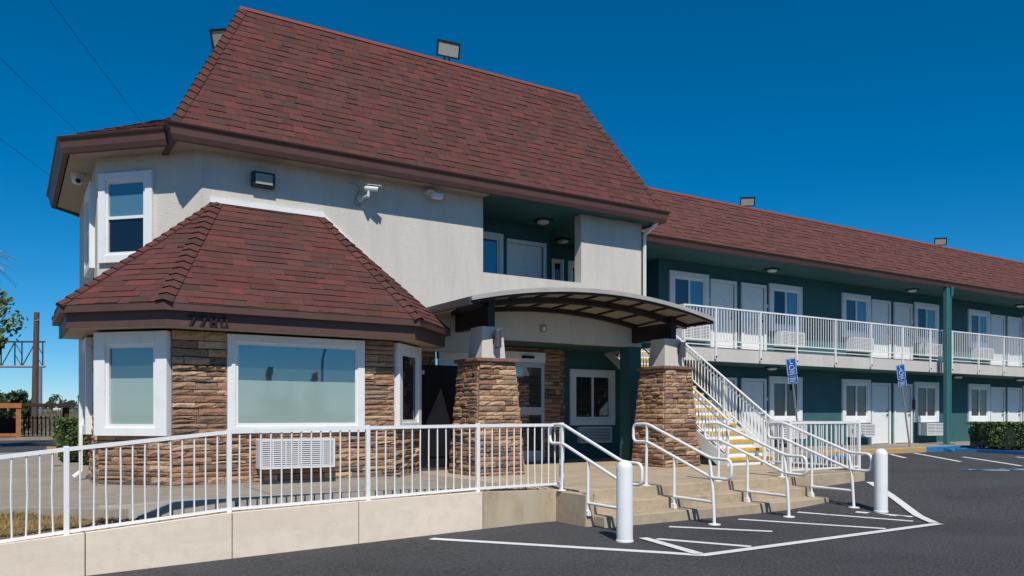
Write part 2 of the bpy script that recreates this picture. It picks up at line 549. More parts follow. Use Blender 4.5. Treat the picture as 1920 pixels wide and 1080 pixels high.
def door(parent, O, e, n, w, h, trim=0.09, proud=0.05):
    mb = MB()
    lb(mb, O, e, n, 0, trim, -0.01, proud, 0, h); lb(mb, O, e, n, w - trim, w, -0.01, proud, 0, h)
    lb(mb, O, e, n, trim, w - trim, -0.01, proud, h - trim, h)
    fr = mb.build('door_frame', white, parent, bevel=0.005, segs=1)
    mb = MB(); lb(mb, O, e, n, trim + 0.006, w - trim - 0.035, -0.005, proud * 0.35, 0.02, h - trim - 0.012)
    mb.build('door_panel', white, fr)
    mb = MB(); lb(mb, O, e, n, w - trim - 0.034, w - trim, -0.004, proud * 0.12, 0.02, h - trim)
    mb.build('door_gap', blackflat, fr)
    mb = MB(); lb(mb, O, e, n, w - trim - 0.14, w - trim - 0.08, proud * 0.35, proud * 0.35 + 0.05, 0.98, 1.04)
    lb(mb, O, e, n, w - trim - 0.13, w - trim - 0.09, proud * 0.35, proud * 0.35 + 0.03, 1.12, 1.16)
    mb.build('door_handle', greymetal, fr)
    mb = MB(); lb(mb, O, e, n, w * 0.5 - 0.012, w * 0.5 + 0.012, proud * 0.35, proud * 0.35 + 0.006, 1.5, 1.524)
    mb.build('peephole', greymetal, fr)
    return fr
def ac_unit(name, O, e, n, w, h, dep, label, group, slats=12, cols=3, z=0.0):
    """through-wall air conditioner: sleeve box with a louvred front"""
    O, e, n = V(O), V(e), V(n)
    t = thing(name, O + e * w * 0.5 + n * dep * 0.5, label, 'air conditioner', group)
    mb = MB(); lb(mb, O, e, n, 0, w, 0.005, dep, 0, h)
    mb.build('casing', whiteplastic, t, bevel=0.01)
    mb = MB(); frame(mb, O, e, n, 0.0, w, 0, h, 0.035, dep + 0.0015, dep + 0.03)
    mb.build('front_frame', whiteplastic, t)
    mb = MB(); lb(mb, O, e, n, 0.036, w - 0.036, dep + 0.001, dep + 0.004, 0.036, h - 0.036)
    mb.build('louvre_back', blackflat, t)
    me = None
    zz = (h - 0.075) / slats
    for k in range(slats):
        zc = 0.04 + zz * (k + 0.5)
        if me is None:
            mb = MB()
            up = V((0, 0, 1))
            o = O + e * 0.04 + n * (dep + 0.006) + up * (zc - zz * 0.32)
            mb.obox(o, e * (w - 0.08), n * 0.018 - up * zz * 0.12, up * zz * 0.5)
            me, c = mb.mesh('louvre', whiteplastic); z0 = zc
        put('louvre', me, c + V((0, 0, zc - z0)), t)
    for k in range(1, cols):
        mb = MB(); a = w * k / cols
        lb(mb, O, e, n, a - 0.008, a + 0.008, dep + 0.02, dep + 0.03, 0.036, h - 0.036)
        mb.build('louvre_divider', whiteplastic, t)
    return t

X = V((1, 0, 0)); Y = V((0, 1, 0)); Z = V((0, 0, 1)); F = V((0, -1, 0))

# ================================================================== GROUND
def sstep(a, b, x):
    t = min(1.0, max(0.0, (x - a) / (b - a)))
    return t * t * (3 - 2 * t)
def lot_h(u, v):
    s = (u - 11) + 0.8 * (v - 8.5)
    r = 0.45 * (1 - math.exp(-max(0.0, s) / 5)) * sstep(9.5, 13.5, u)
    l = -0.026 * max(0.0, min(14.0, 6.5 - u))
    if u < 11:
        q = sstep(11, 20, v)
        return l * (1 - q) + 0.36 * q
    return max(r, 0.36 * sstep(11, 20, v)) if v > 11 else r
def grid(name, us, vs, fz, m):
    mb = MB()
    n = len(vs)
    for u in us:
        for v in vs: mb.v.append((u, v, fz(u, v)))
    for i in range(len(us) - 1):
        for j in range(n - 1):
            mb.f.append((i * n + j, (i + 1) * n + j, (i + 1) * n + j + 1, i * n + j + 1)); mb.c.append(None)
    return mb.build(name, m, smooth=True)
def rng(a, b, s):
    n = max(1, int(round((b - a) / s)))
    return [a + (b - a) * k / n for k in range(n + 1)]
far = [-3000, -1500, -700, -300, -150]
gu = far + rng(-90, 110, 10) + [180, 350, 800, 1600, 3000]
gv = far + rng(-90, 110, 10) + [180, 350, 800, 1600, 3000]
struct(grid('ground', gu, gv, lambda u, v: min(lot_h(u, v), 0.36) - 0.25 if abs(u) < 95 and -85 < v < 60 else (0.3 if v > 60 else -0.2), earth))
lus = rng(-60, -8, 4) + rng(-7, 30, 0.5) + rng(32, 70, 2)
lvs = rng(-70, -2, 4) + rng(-1, 20, 0.5) + rng(21, 46, 1.5)
struct(grid('parking_lot', lus, lvs, lot_h, asphalt))

# painted lines on the asphalt, each a thin strip that follows the lot
def painted(name, a, b, wd, m=linepaint, lift=0.006):
    a, b = V(a), V(b)
    e = (b - a); L = e.length; e = e / L
    s = V((-e.y, e.x)) * wd / 2
    n = max(1, int(L / 0.4)); mb = MB()
    for k in range(n):
        p = a + e * L * k / n; q = a + e * L * (k + 1) / n
        pts = [p - s, q - s, q + s, p + s]
        mb.face([(x.x, x.y, lot_h(x.x, x.y) + lift) for x in pts])
    return struct(mb.build(name, m))
painted('hatch_line', (4.75, 9.55), (6.69, 6.53), 0.135)
painted('hatch_line', (6.64, 6.53), (11.55, 6.58), 0.135, lift=0.010)
painted('hatch_line', (6.95, 7.85), (6.69, 6.60), 0.135, lift=0.014)
painted('hatch_line', (11.52, 6.64), (14.4, 9.6), 0.135, lift=0.018)
painted('hatch_line', (7.07, 7.72), (7.62, 6.66), 0.12)
painted('hatch_line', (7.99, 8.47), (8.86, 7.37), 0.12)
painted('hatch_line', (9.46, 8.51), (10.42, 6.70), 0.12)
painted('hatch_line', (10.96, 8.60), (11.50, 6.95), 0.12)
painted('hatch_line', (11.69, 8.04), (11.98, 7.25), 0.12)
painted('stall_line', (22.1, 14.05), (20.78, 12.78), 0.12)
painted('stall_line', (23.3, 14.05), (20.5, 11.14), 0.12)
painted('stall_line', (22.53, 12.17), (20.26, 9.57), 0.12)
painted('stall_line', (23.73, 11.35), (22.4, 9.6), 0.12)
for k in range(7):
    painted('access_hatch', (18.3 + k * 0.34, 9.75 - k * 0.16), (18.75 + k * 0.34, 9.1 - k * 0.16), 0.12, linepaint if k % 2 == 0 else bluepaint, lift=0.008)
painted('access_hatch', (18.0, 9.75), (20.9, 8.4), 0.10, bluepaint, lift=0.013)

# porch slab, walkway, sidewalk
mb = MB()
mb.prism([(7.24, 9.65), (12.36, 9.65), (12.36, 9.85), (14.62, 9.85), (14.62, 12.2), (15.3, 12.2), (15.3, 17.4), (6.9, 17.4), (6.9, 10.03), (7.24, 10.03)], -0.3, 0.463)
struct(mb.build('porch_slab', concrete, bevel=0.012))
mb = MB()
mb.prism([(-9, 11.62), (0.2, 11.62), (1.1, 10.765), (6.898, 10.765), (6.898, 16.5), (1.6, 22.2), (1.6, 28.6), (-9, 28.6)], 0.12, 0.460)
walk = struct(mb.build('walkway', concrete_g, bevel=0.012))
for (a, b) in (((-6, 14.0), (1.2, 14.05)), ((-1.2, 11.8), (-1.3, 28)), ((-6, 18.5), (1.3, 18.6)), ((3.2, 11.0), (3.2, 13.2)), ((-6, 23.5), (1.5, 23.6))):
    mb = MB(); a, b = V(a), V(b); e = (b - a).normalized(); s = V((-e.y, e.x)) * 0.007
    mb.face([(p.x, p.y, 0.4625) for p in (a - s, b - s, b + s, a + s)])
    mb.build('control_joint', mortar, walk)
mb = MB()
mb.prism([(15.302, 14.42), (25.0, 14.42), (25.0, 16.7), (15.302, 16.7)], 0.0, 0.59)
mb.prism([(25.002, 14.42), (60, 14.42), (60, 16.7), (25.002, 16.7)], 0.0, 0.588)
struct(mb.build('sidewalk', concrete_g, bevel=0.01))
for a, b, m, nm in ((15.31, 19.0, concrete_g, 'kerb'), (19.004, 24.35, yellowpaint, 'kerb'), (24.354, 27.0, bluepaint, 'kerb'), (27.004, 48, concrete_g, 'kerb')):
    mb = MB(); mb.box(a, b, 14.27, 14.417, 0.1, 0.595)
    struct(mb.build(nm, m, bevel=0.02))
# planter peninsula beside the bush
mb = MB(); mb.prism([(25.55, 14.26), (25.55, 13.3), (25.0, 11.3), (25.1, 9.2), (34, 9.2), (34, 14.26)], 0.05, 0.50)
struct(mb.build('planter_bed', mulch))
mb = MB()
pl = [(25.30, 14.26), (25.40, 13.3), (24.85, 11.3), (24.95, 9.05)]
strip(mb, pl, [(0, 0.1), (0, 0.54), (0.14, 0.54), (0.14, 0.1)])
struct(mb.build('kerb', bluepaint))

mb = MB()
lipz = lambda u: lerp(0.47, 0.53, sstep(0.9, 1.8, u)) - 0.055 * sstep(4.0, 6.6, u)
lus_ = rng(0.95, 6.88, 0.4)
for a, b in zip(lus_, lus_[1:]):
    ya = 10.60 + 0.55 * (1 - sstep(0.6, 1.6, a)); yb = 10.60 + 0.55 * (1 - sstep(0.6, 1.6, b))
    za, zb = lipz(a), lipz(b)
    mb.face([(a, ya, 0.1), (b, yb, 0.1), (b, yb, zb), (a, ya, za)]); mb.face([(a, ya, za), (b, yb, zb), (b, yb + 0.16, zb), (a, ya + 0.16, za)]); mb.face([(a, ya + 0.16, za), (b, yb + 0.16, zb), (b, yb + 0.16, 0.3), (a, ya + 0.16, 0.3)])
struct(mb.build('kerb', mat('pale concrete', (0.46, 0.41, 0.345), 0.9, (0.36, 0.32, 0.27), 2.5, 0.4, 0.7, 0.3, 60)))
# bed between retaining wall and walkway
WT = [(-9, -0.36), (-2, 0.10), (-0.07, 0.252), (0.714, 0.312), (2.26, 0.431), (3.85, 0.470), (5.71, 0.505), (7.24, 0.463)]
def wtop(u):
    for (a, za), (b, zb) in zip(WT, WT[1:]):
        if u <= b: return lerp(za, zb, (u - a) / (b - a))
    return WT[-1][1]
def bed(u, v):
    t = (v - 10.0) / (0.66 if u > 0.9 else 1.7)
    zr = lerp(0.425, 0.34, sstep(-1.0, 1.3, u)); zr = lerp(zr, 0.44, sstep(3.0, 6.2, u))
    return lerp(wtop(u) - 0.07, zr, sstep(0, 1, t)) + 0.02 * math.sin(u * 7.3 + v * 5.1) * math.sin(v * 9 - u * 2)
struct(grid('mulch_bed', rng(1.05, 6.88, 0.12), rng(10.0, 10.66, 0.08), bed, mulch))
struct(grid('grass_verge', rng(-9, 1.05, 0.15), rng(10.0, 11.75, 0.13), bed, drygrass))
mb = MB()
for _ in range(9000):
    u = random.uniform(-2.5, 1.3); v = random.uniform(10.02, 11.75)
    if v > 11.62 - 0.7 * sstep(0.2, 1.1, u) or (u > 0.7 and random.random() < (u - 0.7) / 0.6): continue
    z = bed(u, v); hgt = random.uniform(0.02, 0.06); a = random.uniform(0, 6.28)
    gq = sstep(10.9, 11.7, v)
    c = (0.13, 0.14, 0.035) if random.random() < 0.10 + 0.5 * gq else (random.uniform(0.30, 0.46), random.uniform(0.19, 0.28), 0.085)
    dx, dy = math.cos(a) * 0.005, math.sin(a) * 0.005
    lx, ly = random.uniform(-0.03, 0.03), random.uniform(-0.03, 0.03)
    mb.face([(u - dx, v - dy, z - 0.004), (u + dx, v + dy, z - 0.004), (u + lx, v + ly, z + hgt)], c)
go = mb.build('grass_blades', leafm); go['kind'] = 'stuff'; go['label'] = 'dry yellow and green grass blades behind the sloping end of the white railing'; go['category'] = 'grass'
mb = MB()
for _ in range(3200):
    u = random.uniform(0.8, 6.6); v = random.uniform(10.05, 10.59)
    z = bed(u, v); a = random.uniform(0, 6.28); L = random.uniform(0.015, 0.05)
    k = random.uniform(0.5, 1.6); c = (0.055 * k, 0.036 * k, 0.025 * k)
    dx, dy = math.cos(a) * L, math.sin(a) * L
    mb.face([(u - dx, v - dy, z + 0.004), (u + dy * 0.4, v - dx * 0.4, z + random.uniform(0.005, 0.03)), (u + dx, v + dy, z + random.uniform(0.005, 0.035)), (u - dy * 0.4, v + dx * 0.4, z + 0.012)], c)
go = mb.build('mulch_chips', leafm); go['kind'] = 'stuff'; go['label'] = 'dark bark mulch chips between the beige wall and the walkway'; go['category'] = 'mulch'

# retaining wall in cast panels
rw = thing('retaining_wall', (3, 9.84, 0), 'low beige painted concrete retaining wall under the sloping white railing', 'wall')
js = [-9.0, -1.1, 0.712, 2.262, 3.852, 5.712, 7.235]
for k, (a, b) in enumerate(zip(js, js[1:])):
    mb = MB(); n = 10; i0 = 0
    top = [(lerp(a + 0.006, b - 0.006, q / n), wtop(lerp(a, b, q / n))) for q in range(n + 1)]
    f = 9.84 if k < 5 else 9.835; bk = 10.03
    if k == 5: top = [(u, min(z, 0.470) if u > 6.9 else z - 0.004) for u, z in top]
    for q in range(n):
        (u0, z0), (u1, z1) = top[q], top[q + 1]
        mb.face([(u0, f, -0.6), (u1, f, -0.6), (u1, f, z1), (u0, f, z0)])
        mb.face([(u0, f, z0), (u1, f, z1), (u1, bk, z1), (u0, bk, z0)])
        mb.face([(u0, bk, z0), (u1, bk, z1), (u1, bk, -0.6), (u0, bk, -0.6)])
    mb.face([(top[0][0], f, -0.6), (top[0][0], f, top[0][1]), (top[0][0], bk, top[0][1]), (top[0][0], bk, -0.6)])
    mb.face([(top[-1][0], f, -0.6), (top[-1][0], bk, -0.6), (top[-1][0], bk, top[-1][1]), (top[-1][0], f, top[-1][1])])
    p = mb.build('wall_panel', wallpaint if k < 5 else wallbare, rw)
    if k == 5: p['label'] = 'bare stained tan end panel beside the steps'
    if k < 5:
        mb = MB(); mb.box(b - 0.007, b + 0.007, 9.86, 10.02, -0.5, wtop(b) - 0.01)
        mb.build('joint', mortar, rw)

# entrance steps
st = thing('entrance_steps', (9.7, 9.2, 0), 'tan concrete steps up to the porch in front of the canopy', 'steps')
mb = MB(); mb.prism([(7.14, 8.87), (12.15, 8.87), (12.15, 9.258), (7.14, 9.258)], -0.4, 0.155); mb.build('step', concrete, st, bevel=0.014)
mb = MB(); mb.prism([(7.19, 9.26), (12.24, 9.26), (12.24, 9.648), (7.19, 9.648)], -0.4, 0.31); mb.build('step', concrete, st, bevel=0.014)
mb = MB(); mb.prism([(6.98, 9.1), (7.137, 9.1), (7.137, 9.833), (6.98, 9.833)], -0.4, 0.459); mb.build('cheek_wall', concrete, st, bevel=0.012)

# ================================================================== LOBBY BUILDING
VM = 14.55
lob = thing('lobby_building', (6.0, 15.0, 0.463), 'two storey cream stucco motel lobby with steep dark red mansard roof and stone bay', 'building')
def part(name, m, fn, parent=None, **k):
    mb = MB(); fn(mb)
    return mb.build(name, m, parent or lob, **k)
part('wall', stucco, lambda m: m.box(2.84, 8.45, VM, VM + 0.2, 2.9, 6.22))
part('wall', stucco, lambda m: m.box(8.452, 11.03, VM, VM + 0.2, 3.222, 4.60))
part('wall', stucco, lambda m: m.box(11.032, 12.83, VM, VM + 0.25, 3.222, 6.165))
part('tower_wall', stucco, lambda m: m.prism([(2.838, VM), (2.838, 14.9), (6, 14.9), (6, 21.65), (2.8, 21.65), (1.35, 20.2), (1.35, 16.03)], 2.5, 6.22))
part('wall', stucco, lambda m: m.box(6.85, 8.45, VM + 0.002, VM + 0.198, 3.222, 3.6))
# upper walkway behind the opening
part('wall', stucco_teal, lambda m: (m.box(8.1, 11.2, 16.05, 16.2, 3.462, 6.2), m.box(11.05, 11.2, 16.202, 17.4, 3.462, 6.2), m.box(8.1, 8.25, VM + 0.21, 16.048, 3.462, 6.2)))
part('wall', stucco_teal, lambda m: m.box(11.202, 15.5, 17.4, 17.55, 3.462, 6.2))
part('upper_floor', stucco_teal, lambda m: (m.box(6.9, 13.3, VM + 0.205, 17.4, 3.235, 3.46), m.box(13.302, 15.05, 16.66, 17.4, 3.235, 3.458)))
part('soffit', stucco_teal, lambda m: m.box(8.46, 13.1, 14.17, 17.5, 6.17, 6.19))
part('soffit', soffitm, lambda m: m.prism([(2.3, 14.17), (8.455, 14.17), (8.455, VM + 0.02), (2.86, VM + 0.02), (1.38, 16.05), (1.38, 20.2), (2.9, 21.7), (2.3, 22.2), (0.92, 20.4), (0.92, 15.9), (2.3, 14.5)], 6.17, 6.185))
# ground floor: entrance recess
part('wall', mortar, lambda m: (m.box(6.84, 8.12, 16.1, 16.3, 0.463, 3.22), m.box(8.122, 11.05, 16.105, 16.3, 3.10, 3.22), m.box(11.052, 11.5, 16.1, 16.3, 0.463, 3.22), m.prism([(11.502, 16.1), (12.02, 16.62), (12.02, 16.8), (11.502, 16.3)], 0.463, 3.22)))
part('entrance_floor_strip', blackflat, lambda m: m.box(8.2, 11.0, 15.9, 16.1, 0.4645, 0.467))
part('post', stucco_teal, lambda m: m.box(12.46, 12.828, VM + 0.003, VM + 0.36, 0.463, 3.22), bevel=0.01)
part('recess_wall', stucco_teal, lambda m: m.box(6.84, 6.9, VM, 16.1, 2.6, 3.22))
# bay backing
BAY = [(1.25, 16.5), (1.25, 14.30), (2.18, 13.37), (5.88, 13.37), (6.84, 14.33), (6.84, 16.098)]
part('bay_wall', mortar, lambda m: m.prism(BAY, 0.2, 2.935))
part('bay_footing', concrete_g, lambda m: m.prism(offset(BAY, -0.05) , 0.1, 0.50))

# bay stonework
def bayst(p, q, z0, z1):
    e = (V(q) - V(p)).normalized(); n = V((e.y, -e.x, 0))
    stones((p[0], p[1], z0), (q[0], q[1], z0), (p[0], p[1], z1), (q[0], q[1], z1), n, lob)
c45 = math.sqrt(0.5)
BW0, BW1 = 1.30, 2.915
bayst((2.16, 13.37), (5.90, 13.37), 0.50, BW0)
bayst((2.16, 13.37), (2.98, 13.37), BW0, 2.93)
bayst((5.31, 13.37), (5.90, 13.37), BW0, 2.93)
bayst((1.24, 14.31), (2.17, 13.38), 0.50, 1.27)
bayst((5.89, 13.38), (6.85, 14.34), 0.50, 1.36)
bayst((6.75, 14.24), (6.85, 14.34), 1.36, 2.93)
bayst((1.25, 16.0), (1.25, 14.30), 0.50, 1.27)
bayst((1.25, 15.12), (1.25, 14.30), 1.27, 2.93)
bayst((11.06, 16.1), (11.52, 16.1), 0.463, 3.22)
bayst((11.51, 16.11), (12.02, 16.62), 0.463, 3.22)
bayst((8.12, 16.1), (11.05, 16.1), 3.11, 3.22)
bayst((6.85, 16.1), (8.10, 16.1), 2.6, 3.22)
# bay windows
window(lob, (2.98, 13.37, BW0), X, F, 2.33, 2.905 - BW0, trim=0.125, proud=0.05, kind='fixed', base=0.05, frosth=0.70, sash=0.045, bottom=0.12)
e1 = V((c45, -c45, 0)); n1 = V((-c45, -c45, 0))
window(lob, (1.235, 14.315, 1.27), e1, n1, 1.31, 2.905 - 1.27, trim=0.20, proud=0.08, kind='fixed', base=0.05, frosth=0.72, sash=0.055, bottom=0.13)
e2 = V((c45, c45, 0)); n2 = V((c45, -c45, 0))
window(lob, (5.915, 13.405, 1.36), e2, n2, 1.20, 2.905 - 1.36, trim=0.16, proud=0.07, kind='fixed', base=0.045, sash=0.05, g=(glass_dark,), bottom=0.10)
window(lob, (1.25, 16.40, 1.27), (0, -1, 0), (-1, 0, 0), 1.28, 2.905 - 1.27, trim=0.15, proud=0.10, kind='fixed', base=0.05)
# upper windows
window(lob, V((1.40, 15.98, 4.29)), e1, n1, 1.09, 1.59, trim=0.14, proud=0.07, kind='hung', g=(glass_dark, glass_cur), sash=0.05)
window(lob, V((1.35, 17.7, 4.29)), (0, -1, 0), (-1, 0, 0), 1.2, 1.59, trim=0.13, proud=0.09, kind='hung', g=(glass_dark, glass_cur))
window(lob, (8.65, 16.05, 4.35), X, F, 1.2, 1.5, trim=0.11, kind='slider', g=(glass_dark, glass_cur))
door(lob, (9.95, 16.05, 3.465), X, F, 1.13, 2.30)
window(lob, (12.18, 17.4, 4.1), X, F, 0.40, 1.65, trim=0.08, kind='fixed', g=(glass_dark,), sash=0.03)
window(lob, (12.72, 17.4, 4.1), X, F, 1.3, 1.65, trim=0.12, kind='slider', g=(glass_dark, glass_cur))
# storefront entrance
part('entrance_header', vinyl, lambda m: m.box(8.14, 11.03, 15.98, 16.10, 2.86, 3.105), bevel=0.006)
part('door_sensor', blackflat, lambda m: m.box(10.35, 10.68, 15.93, 15.978, 2.95, 3.01))
for k, (a, b) in enumerate(((8.16, 9.10), (9.11, 10.06), (10.08, 11.02))):
    mb = MB()
    yy = 16.04 if k < 2 else 16.0
    mb.box(a, a + 0.09, yy, yy + 0.05, 0.468, 2.855); mb.box(b - 0.09, b, yy, yy + 0.05, 0.468, 2.855)
    mb.box(a + 0.09, b - 0.09, yy, yy + 0.05, 2.74, 2.855); mb.box(a + 0.09, b - 0.09, yy, yy + 0.05, 0.468, 0.74); mb.box(a + 0.09, b - 0.09, yy, yy + 0.05, 1.60, 1.79)
    dr = mb.build('glass_door', aluminium, lob, bevel=0.004, segs=1)
    for z0, z1 in ((0.74, 1.60), (1.79, 2.74)):
        mb = MB(); mb.box(a + 0.09, b - 0.09, yy + 0.02, yy + 0.03, z0, z1); mb.build('pane', glass_win, dr)

# ---- main mansard
EZ = 6.40; RZ = 9.27; KM = 1.46
e0, e1m = 2.27, 13.10; ve = 14.05; vb = 24.0
r0, r1, vr = e0 + KM, e1m - KM, ve + KM
roof = part('mansard_roof', under, lambda m: (m.face([(e0, ve, EZ), (e1m, ve, EZ), (r1, vr, RZ), (r0, vr, RZ)]), m.face([(e1m, ve, EZ), (e1m, vb, EZ), (r1, vb - KM, RZ), (r1, vr, RZ)]),
      m.face([(e1m, vb, EZ), (e0, vb, EZ), (r0, vb - KM, RZ), (r1, vb - KM, RZ)]), m.face([(e0, vb, EZ), (e0, ve, EZ), (r0, vr, RZ), (r0, vb - KM, RZ)])))
part('flat_roof', flatroof, lambda m: m.face([(r0, vr, RZ - 0.01), (r1, vr, RZ - 0.01), (r1, vb - KM, RZ - 0.01), (r0, vb - KM, RZ - 0.01)]), roof)
big = MB()
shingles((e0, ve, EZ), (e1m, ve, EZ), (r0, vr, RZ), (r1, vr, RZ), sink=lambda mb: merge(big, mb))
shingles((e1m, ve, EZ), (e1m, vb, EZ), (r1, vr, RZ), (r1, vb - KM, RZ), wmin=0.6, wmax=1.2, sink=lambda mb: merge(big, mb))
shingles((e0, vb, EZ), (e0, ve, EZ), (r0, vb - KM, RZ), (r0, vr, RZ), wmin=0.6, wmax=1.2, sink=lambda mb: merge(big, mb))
so = big.build('shingles', shing, roof); so['kind'] = 'stuff'
nf = V((0, -0.89, 0.453))
def hipdirs(H0, H1, nA, nB, eA, eB):
    t = (V(H1) - V(H0)).normalized()
    dA = nA.cross(t).normalized(); dB = nB.cross(t).normalized()
    if dA.dot(V(eA)) < 0: dA = -dA
    if dB.dot(V(eB)) < 0: dB = -dB
    return dA, dB
def hip(H0, H1, nA, nB, eA, eB, parent):
    dA, dB = hipdirs(H0, H1, V(nA), V(nB), eA, eB)
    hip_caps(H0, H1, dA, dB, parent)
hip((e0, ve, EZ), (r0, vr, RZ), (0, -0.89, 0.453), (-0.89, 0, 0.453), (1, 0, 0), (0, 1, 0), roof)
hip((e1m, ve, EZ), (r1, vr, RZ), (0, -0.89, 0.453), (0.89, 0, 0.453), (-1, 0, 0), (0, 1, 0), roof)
redcap = mat('ridge metal', (0.30, 0.075, 0.05), 0.6)
part('ridge_cap', redcap, lambda m: (m.box(r0 - 0.03, r1 + 0.03, vr - 0.035, vr + 0.08, RZ - 0.015, RZ + 0.035)), roof)
part('ridge_cap', redcap, lambda m: (m.box(r0 - 0.03, r0 + 0.08, vr + 0.082, vb - KM, RZ - 0.015, RZ + 0.03), m.box(r1 - 0.08, r1 + 0.03, vr + 0.082, vb - KM, RZ - 0.015, RZ + 0.03)), roof)
# gutters
GP = [(0.0, 6.41), (-0.012, 6.40), (0.0, 6.375), (0.02, 6.36), (0.045, 6.31), (0.055, 6.22), (0.09, 6.135), (0.17, 6.135), (0.17, 6.41)]
mb = MB(); strip(mb, [(2.2, 19.0), (2.2, 13.99), (13.25, 13.99), (13.25, 19.0)], GP); mb.build('gutter', brown, lob)
def skirtgut(mb): strip(mb, [(2.3, 21.8), (0.72, 20.22), (0.72, 15.83), (2.19, 14.36)], [(o, z - 0.005) for o, z in GP])
part('gutter', brown, skirtgut)
# low skirt roof round the tower end
A_, B_, C_, E_, F_, G_ = (2.25, 14.36, 6.40), (0.75, 15.86, 6.40), (2.75, 16.5, 7.34), (0.75, 20.2, 6.40), (2.75, 19.5, 7.34), (2.25, 21.7, 6.40)
skirt = part('skirt_roof', under, lambda m: (m.face([B_, A_, C_]), m.face([E_, B_, C_, F_]), m.face([G_, E_, F_]), m.face([A_, (2.4, 14.4, 6.5), C_])))
big = MB()
shingles(B_, A_, C_, C_, sink=lambda mb: merge(big, mb))
shingles(E_, B_, F_, C_, wmin=0.4, wmax=0.9, sink=lambda mb: merge(big, mb))
so = big.build('shingles', shing, skirt); so['kind'] = 'stuff'

# ---- bay roof
BZ = 3.28
ER = [(0.66, 16.2), (0.66, 14.05), (1.95, 12.77), (6.13, 12.77), (7.42, 14.05), (7.42, 14.545)]
AL, AR = V((3.06, 14.54, 5.30)), V((4.97, 14.54, 5.30))
P = [V((x, y, BZ)) for x, y in ER]
broof = part('bay_roof', under, lambda m: (m.face([P[0], P[1], AL]), m.face([P[1], P[2], AL]), m.face([P[2], P[3], AR, AL]), m.face([P[3], P[4], AR]), m.face([P[4], P[5], AR])))
cnt = [0]
def single(mb):
    cnt[0] += 1
    mb.build('shingle', shing, broof)
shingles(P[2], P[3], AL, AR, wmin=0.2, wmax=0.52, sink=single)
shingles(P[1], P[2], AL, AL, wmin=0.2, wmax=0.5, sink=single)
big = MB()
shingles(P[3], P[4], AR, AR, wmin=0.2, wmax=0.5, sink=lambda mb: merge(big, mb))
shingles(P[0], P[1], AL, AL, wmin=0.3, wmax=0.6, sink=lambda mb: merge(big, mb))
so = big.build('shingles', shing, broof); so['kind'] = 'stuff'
def pn(a, b, c):
    n = (b - a).cross(c - a).normalized()
    return n if n.z > 0 else -n
nF = pn(P[2], P[3], AR); nL = pn(P[1], P[2], AL); nLL = pn(P[0], P[1], AL); nR = pn(P[3], P[4], AR)
hip(P[2], AL, nF, nL, (1, 0, 0), (-1, 0.3, 0), broof)
hip(P[3], AR, nF, nR, (-1, 0, 0), (1, 0.3, 0), broof)
hip(P[1], AL, nL, nLL, (0.5, -1, 0), (-0.2, 1, 0), broof)
part('flashing', white, lambda m: (m.box(AL.x - 0.1, AR.x + 0.03, 14.49, 14.548, 5.285, 5.37), m.obox(AR + V((0.0, -0.05, 0.02)), P[5] - AR, (0, 0.055, 0), (0.025, 0, 0.028))))
mb = MB(); strip(mb, ER, [(0, BZ + 0.012), (-0.01, BZ), (0, BZ - 0.015), (0.0, BZ - 0.115), (0.1, BZ - 0.115), (0.1, BZ + 0.012)]); mb.build('gutter', brown, lob)
FB = offset(ER, 0.102)
mb = MB(); strip(mb, FB, [(0, BZ - 0.11), (0, 2.94), (0.04, 2.94), (0.04, BZ - 0.11)]); mb.build('fascia_board', brown, lob)
inn = offset(ER, 0.14)
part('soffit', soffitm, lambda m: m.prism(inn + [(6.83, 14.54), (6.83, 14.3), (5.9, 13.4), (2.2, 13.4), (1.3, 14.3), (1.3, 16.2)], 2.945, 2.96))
# house numbers
for k, ch in enumerate('7780'):
    cu = bpy.data.curves.new('digit', 'FONT'); cu.body = ch; cu.size = 0.25; cu.extrude = 0.012; cu.offset = 0.003
    to = bpy.data.objects.new('tmp', cu); col.objects.link(to)
    dg = bpy.context.evaluated_depsgraph_get()
    me = bpy.data.meshes.new_from_object(to.evaluated_get(dg))
    bpy.data.objects.remove(to)
    me.materials.clear(); me.materials.append(blackflat)
    o = bpy.data.objects.new('house_digit', me); col.objects.link(o)
    o.parent = lob
    o.rotation_euler = (R(90), 0, 0)
    o.location = V((2.30 + k * 0.155, 12.845, 2.945)) - world(lob)

# downspouts
def downspout(pts, m, parent, name='downspout', wd=0.04):
    mb = MB(); mb.tube(pts, wd, 4); mb.build(name, m, parent)
downspout([(13.0, 14.12, 6.2), (13.0, 14.2, 6.14), (12.87, 14.47, 5.9), (12.87, 14.48, 5.6), (12.87, 14.48, 4.0)], white, lob)
downspout([(1.08, 15.9, 3.1), (1.08, 15.9, 1.0), (1.08, 15.9, 0.62), (0.95, 15.8, 0.52)], white, lob)

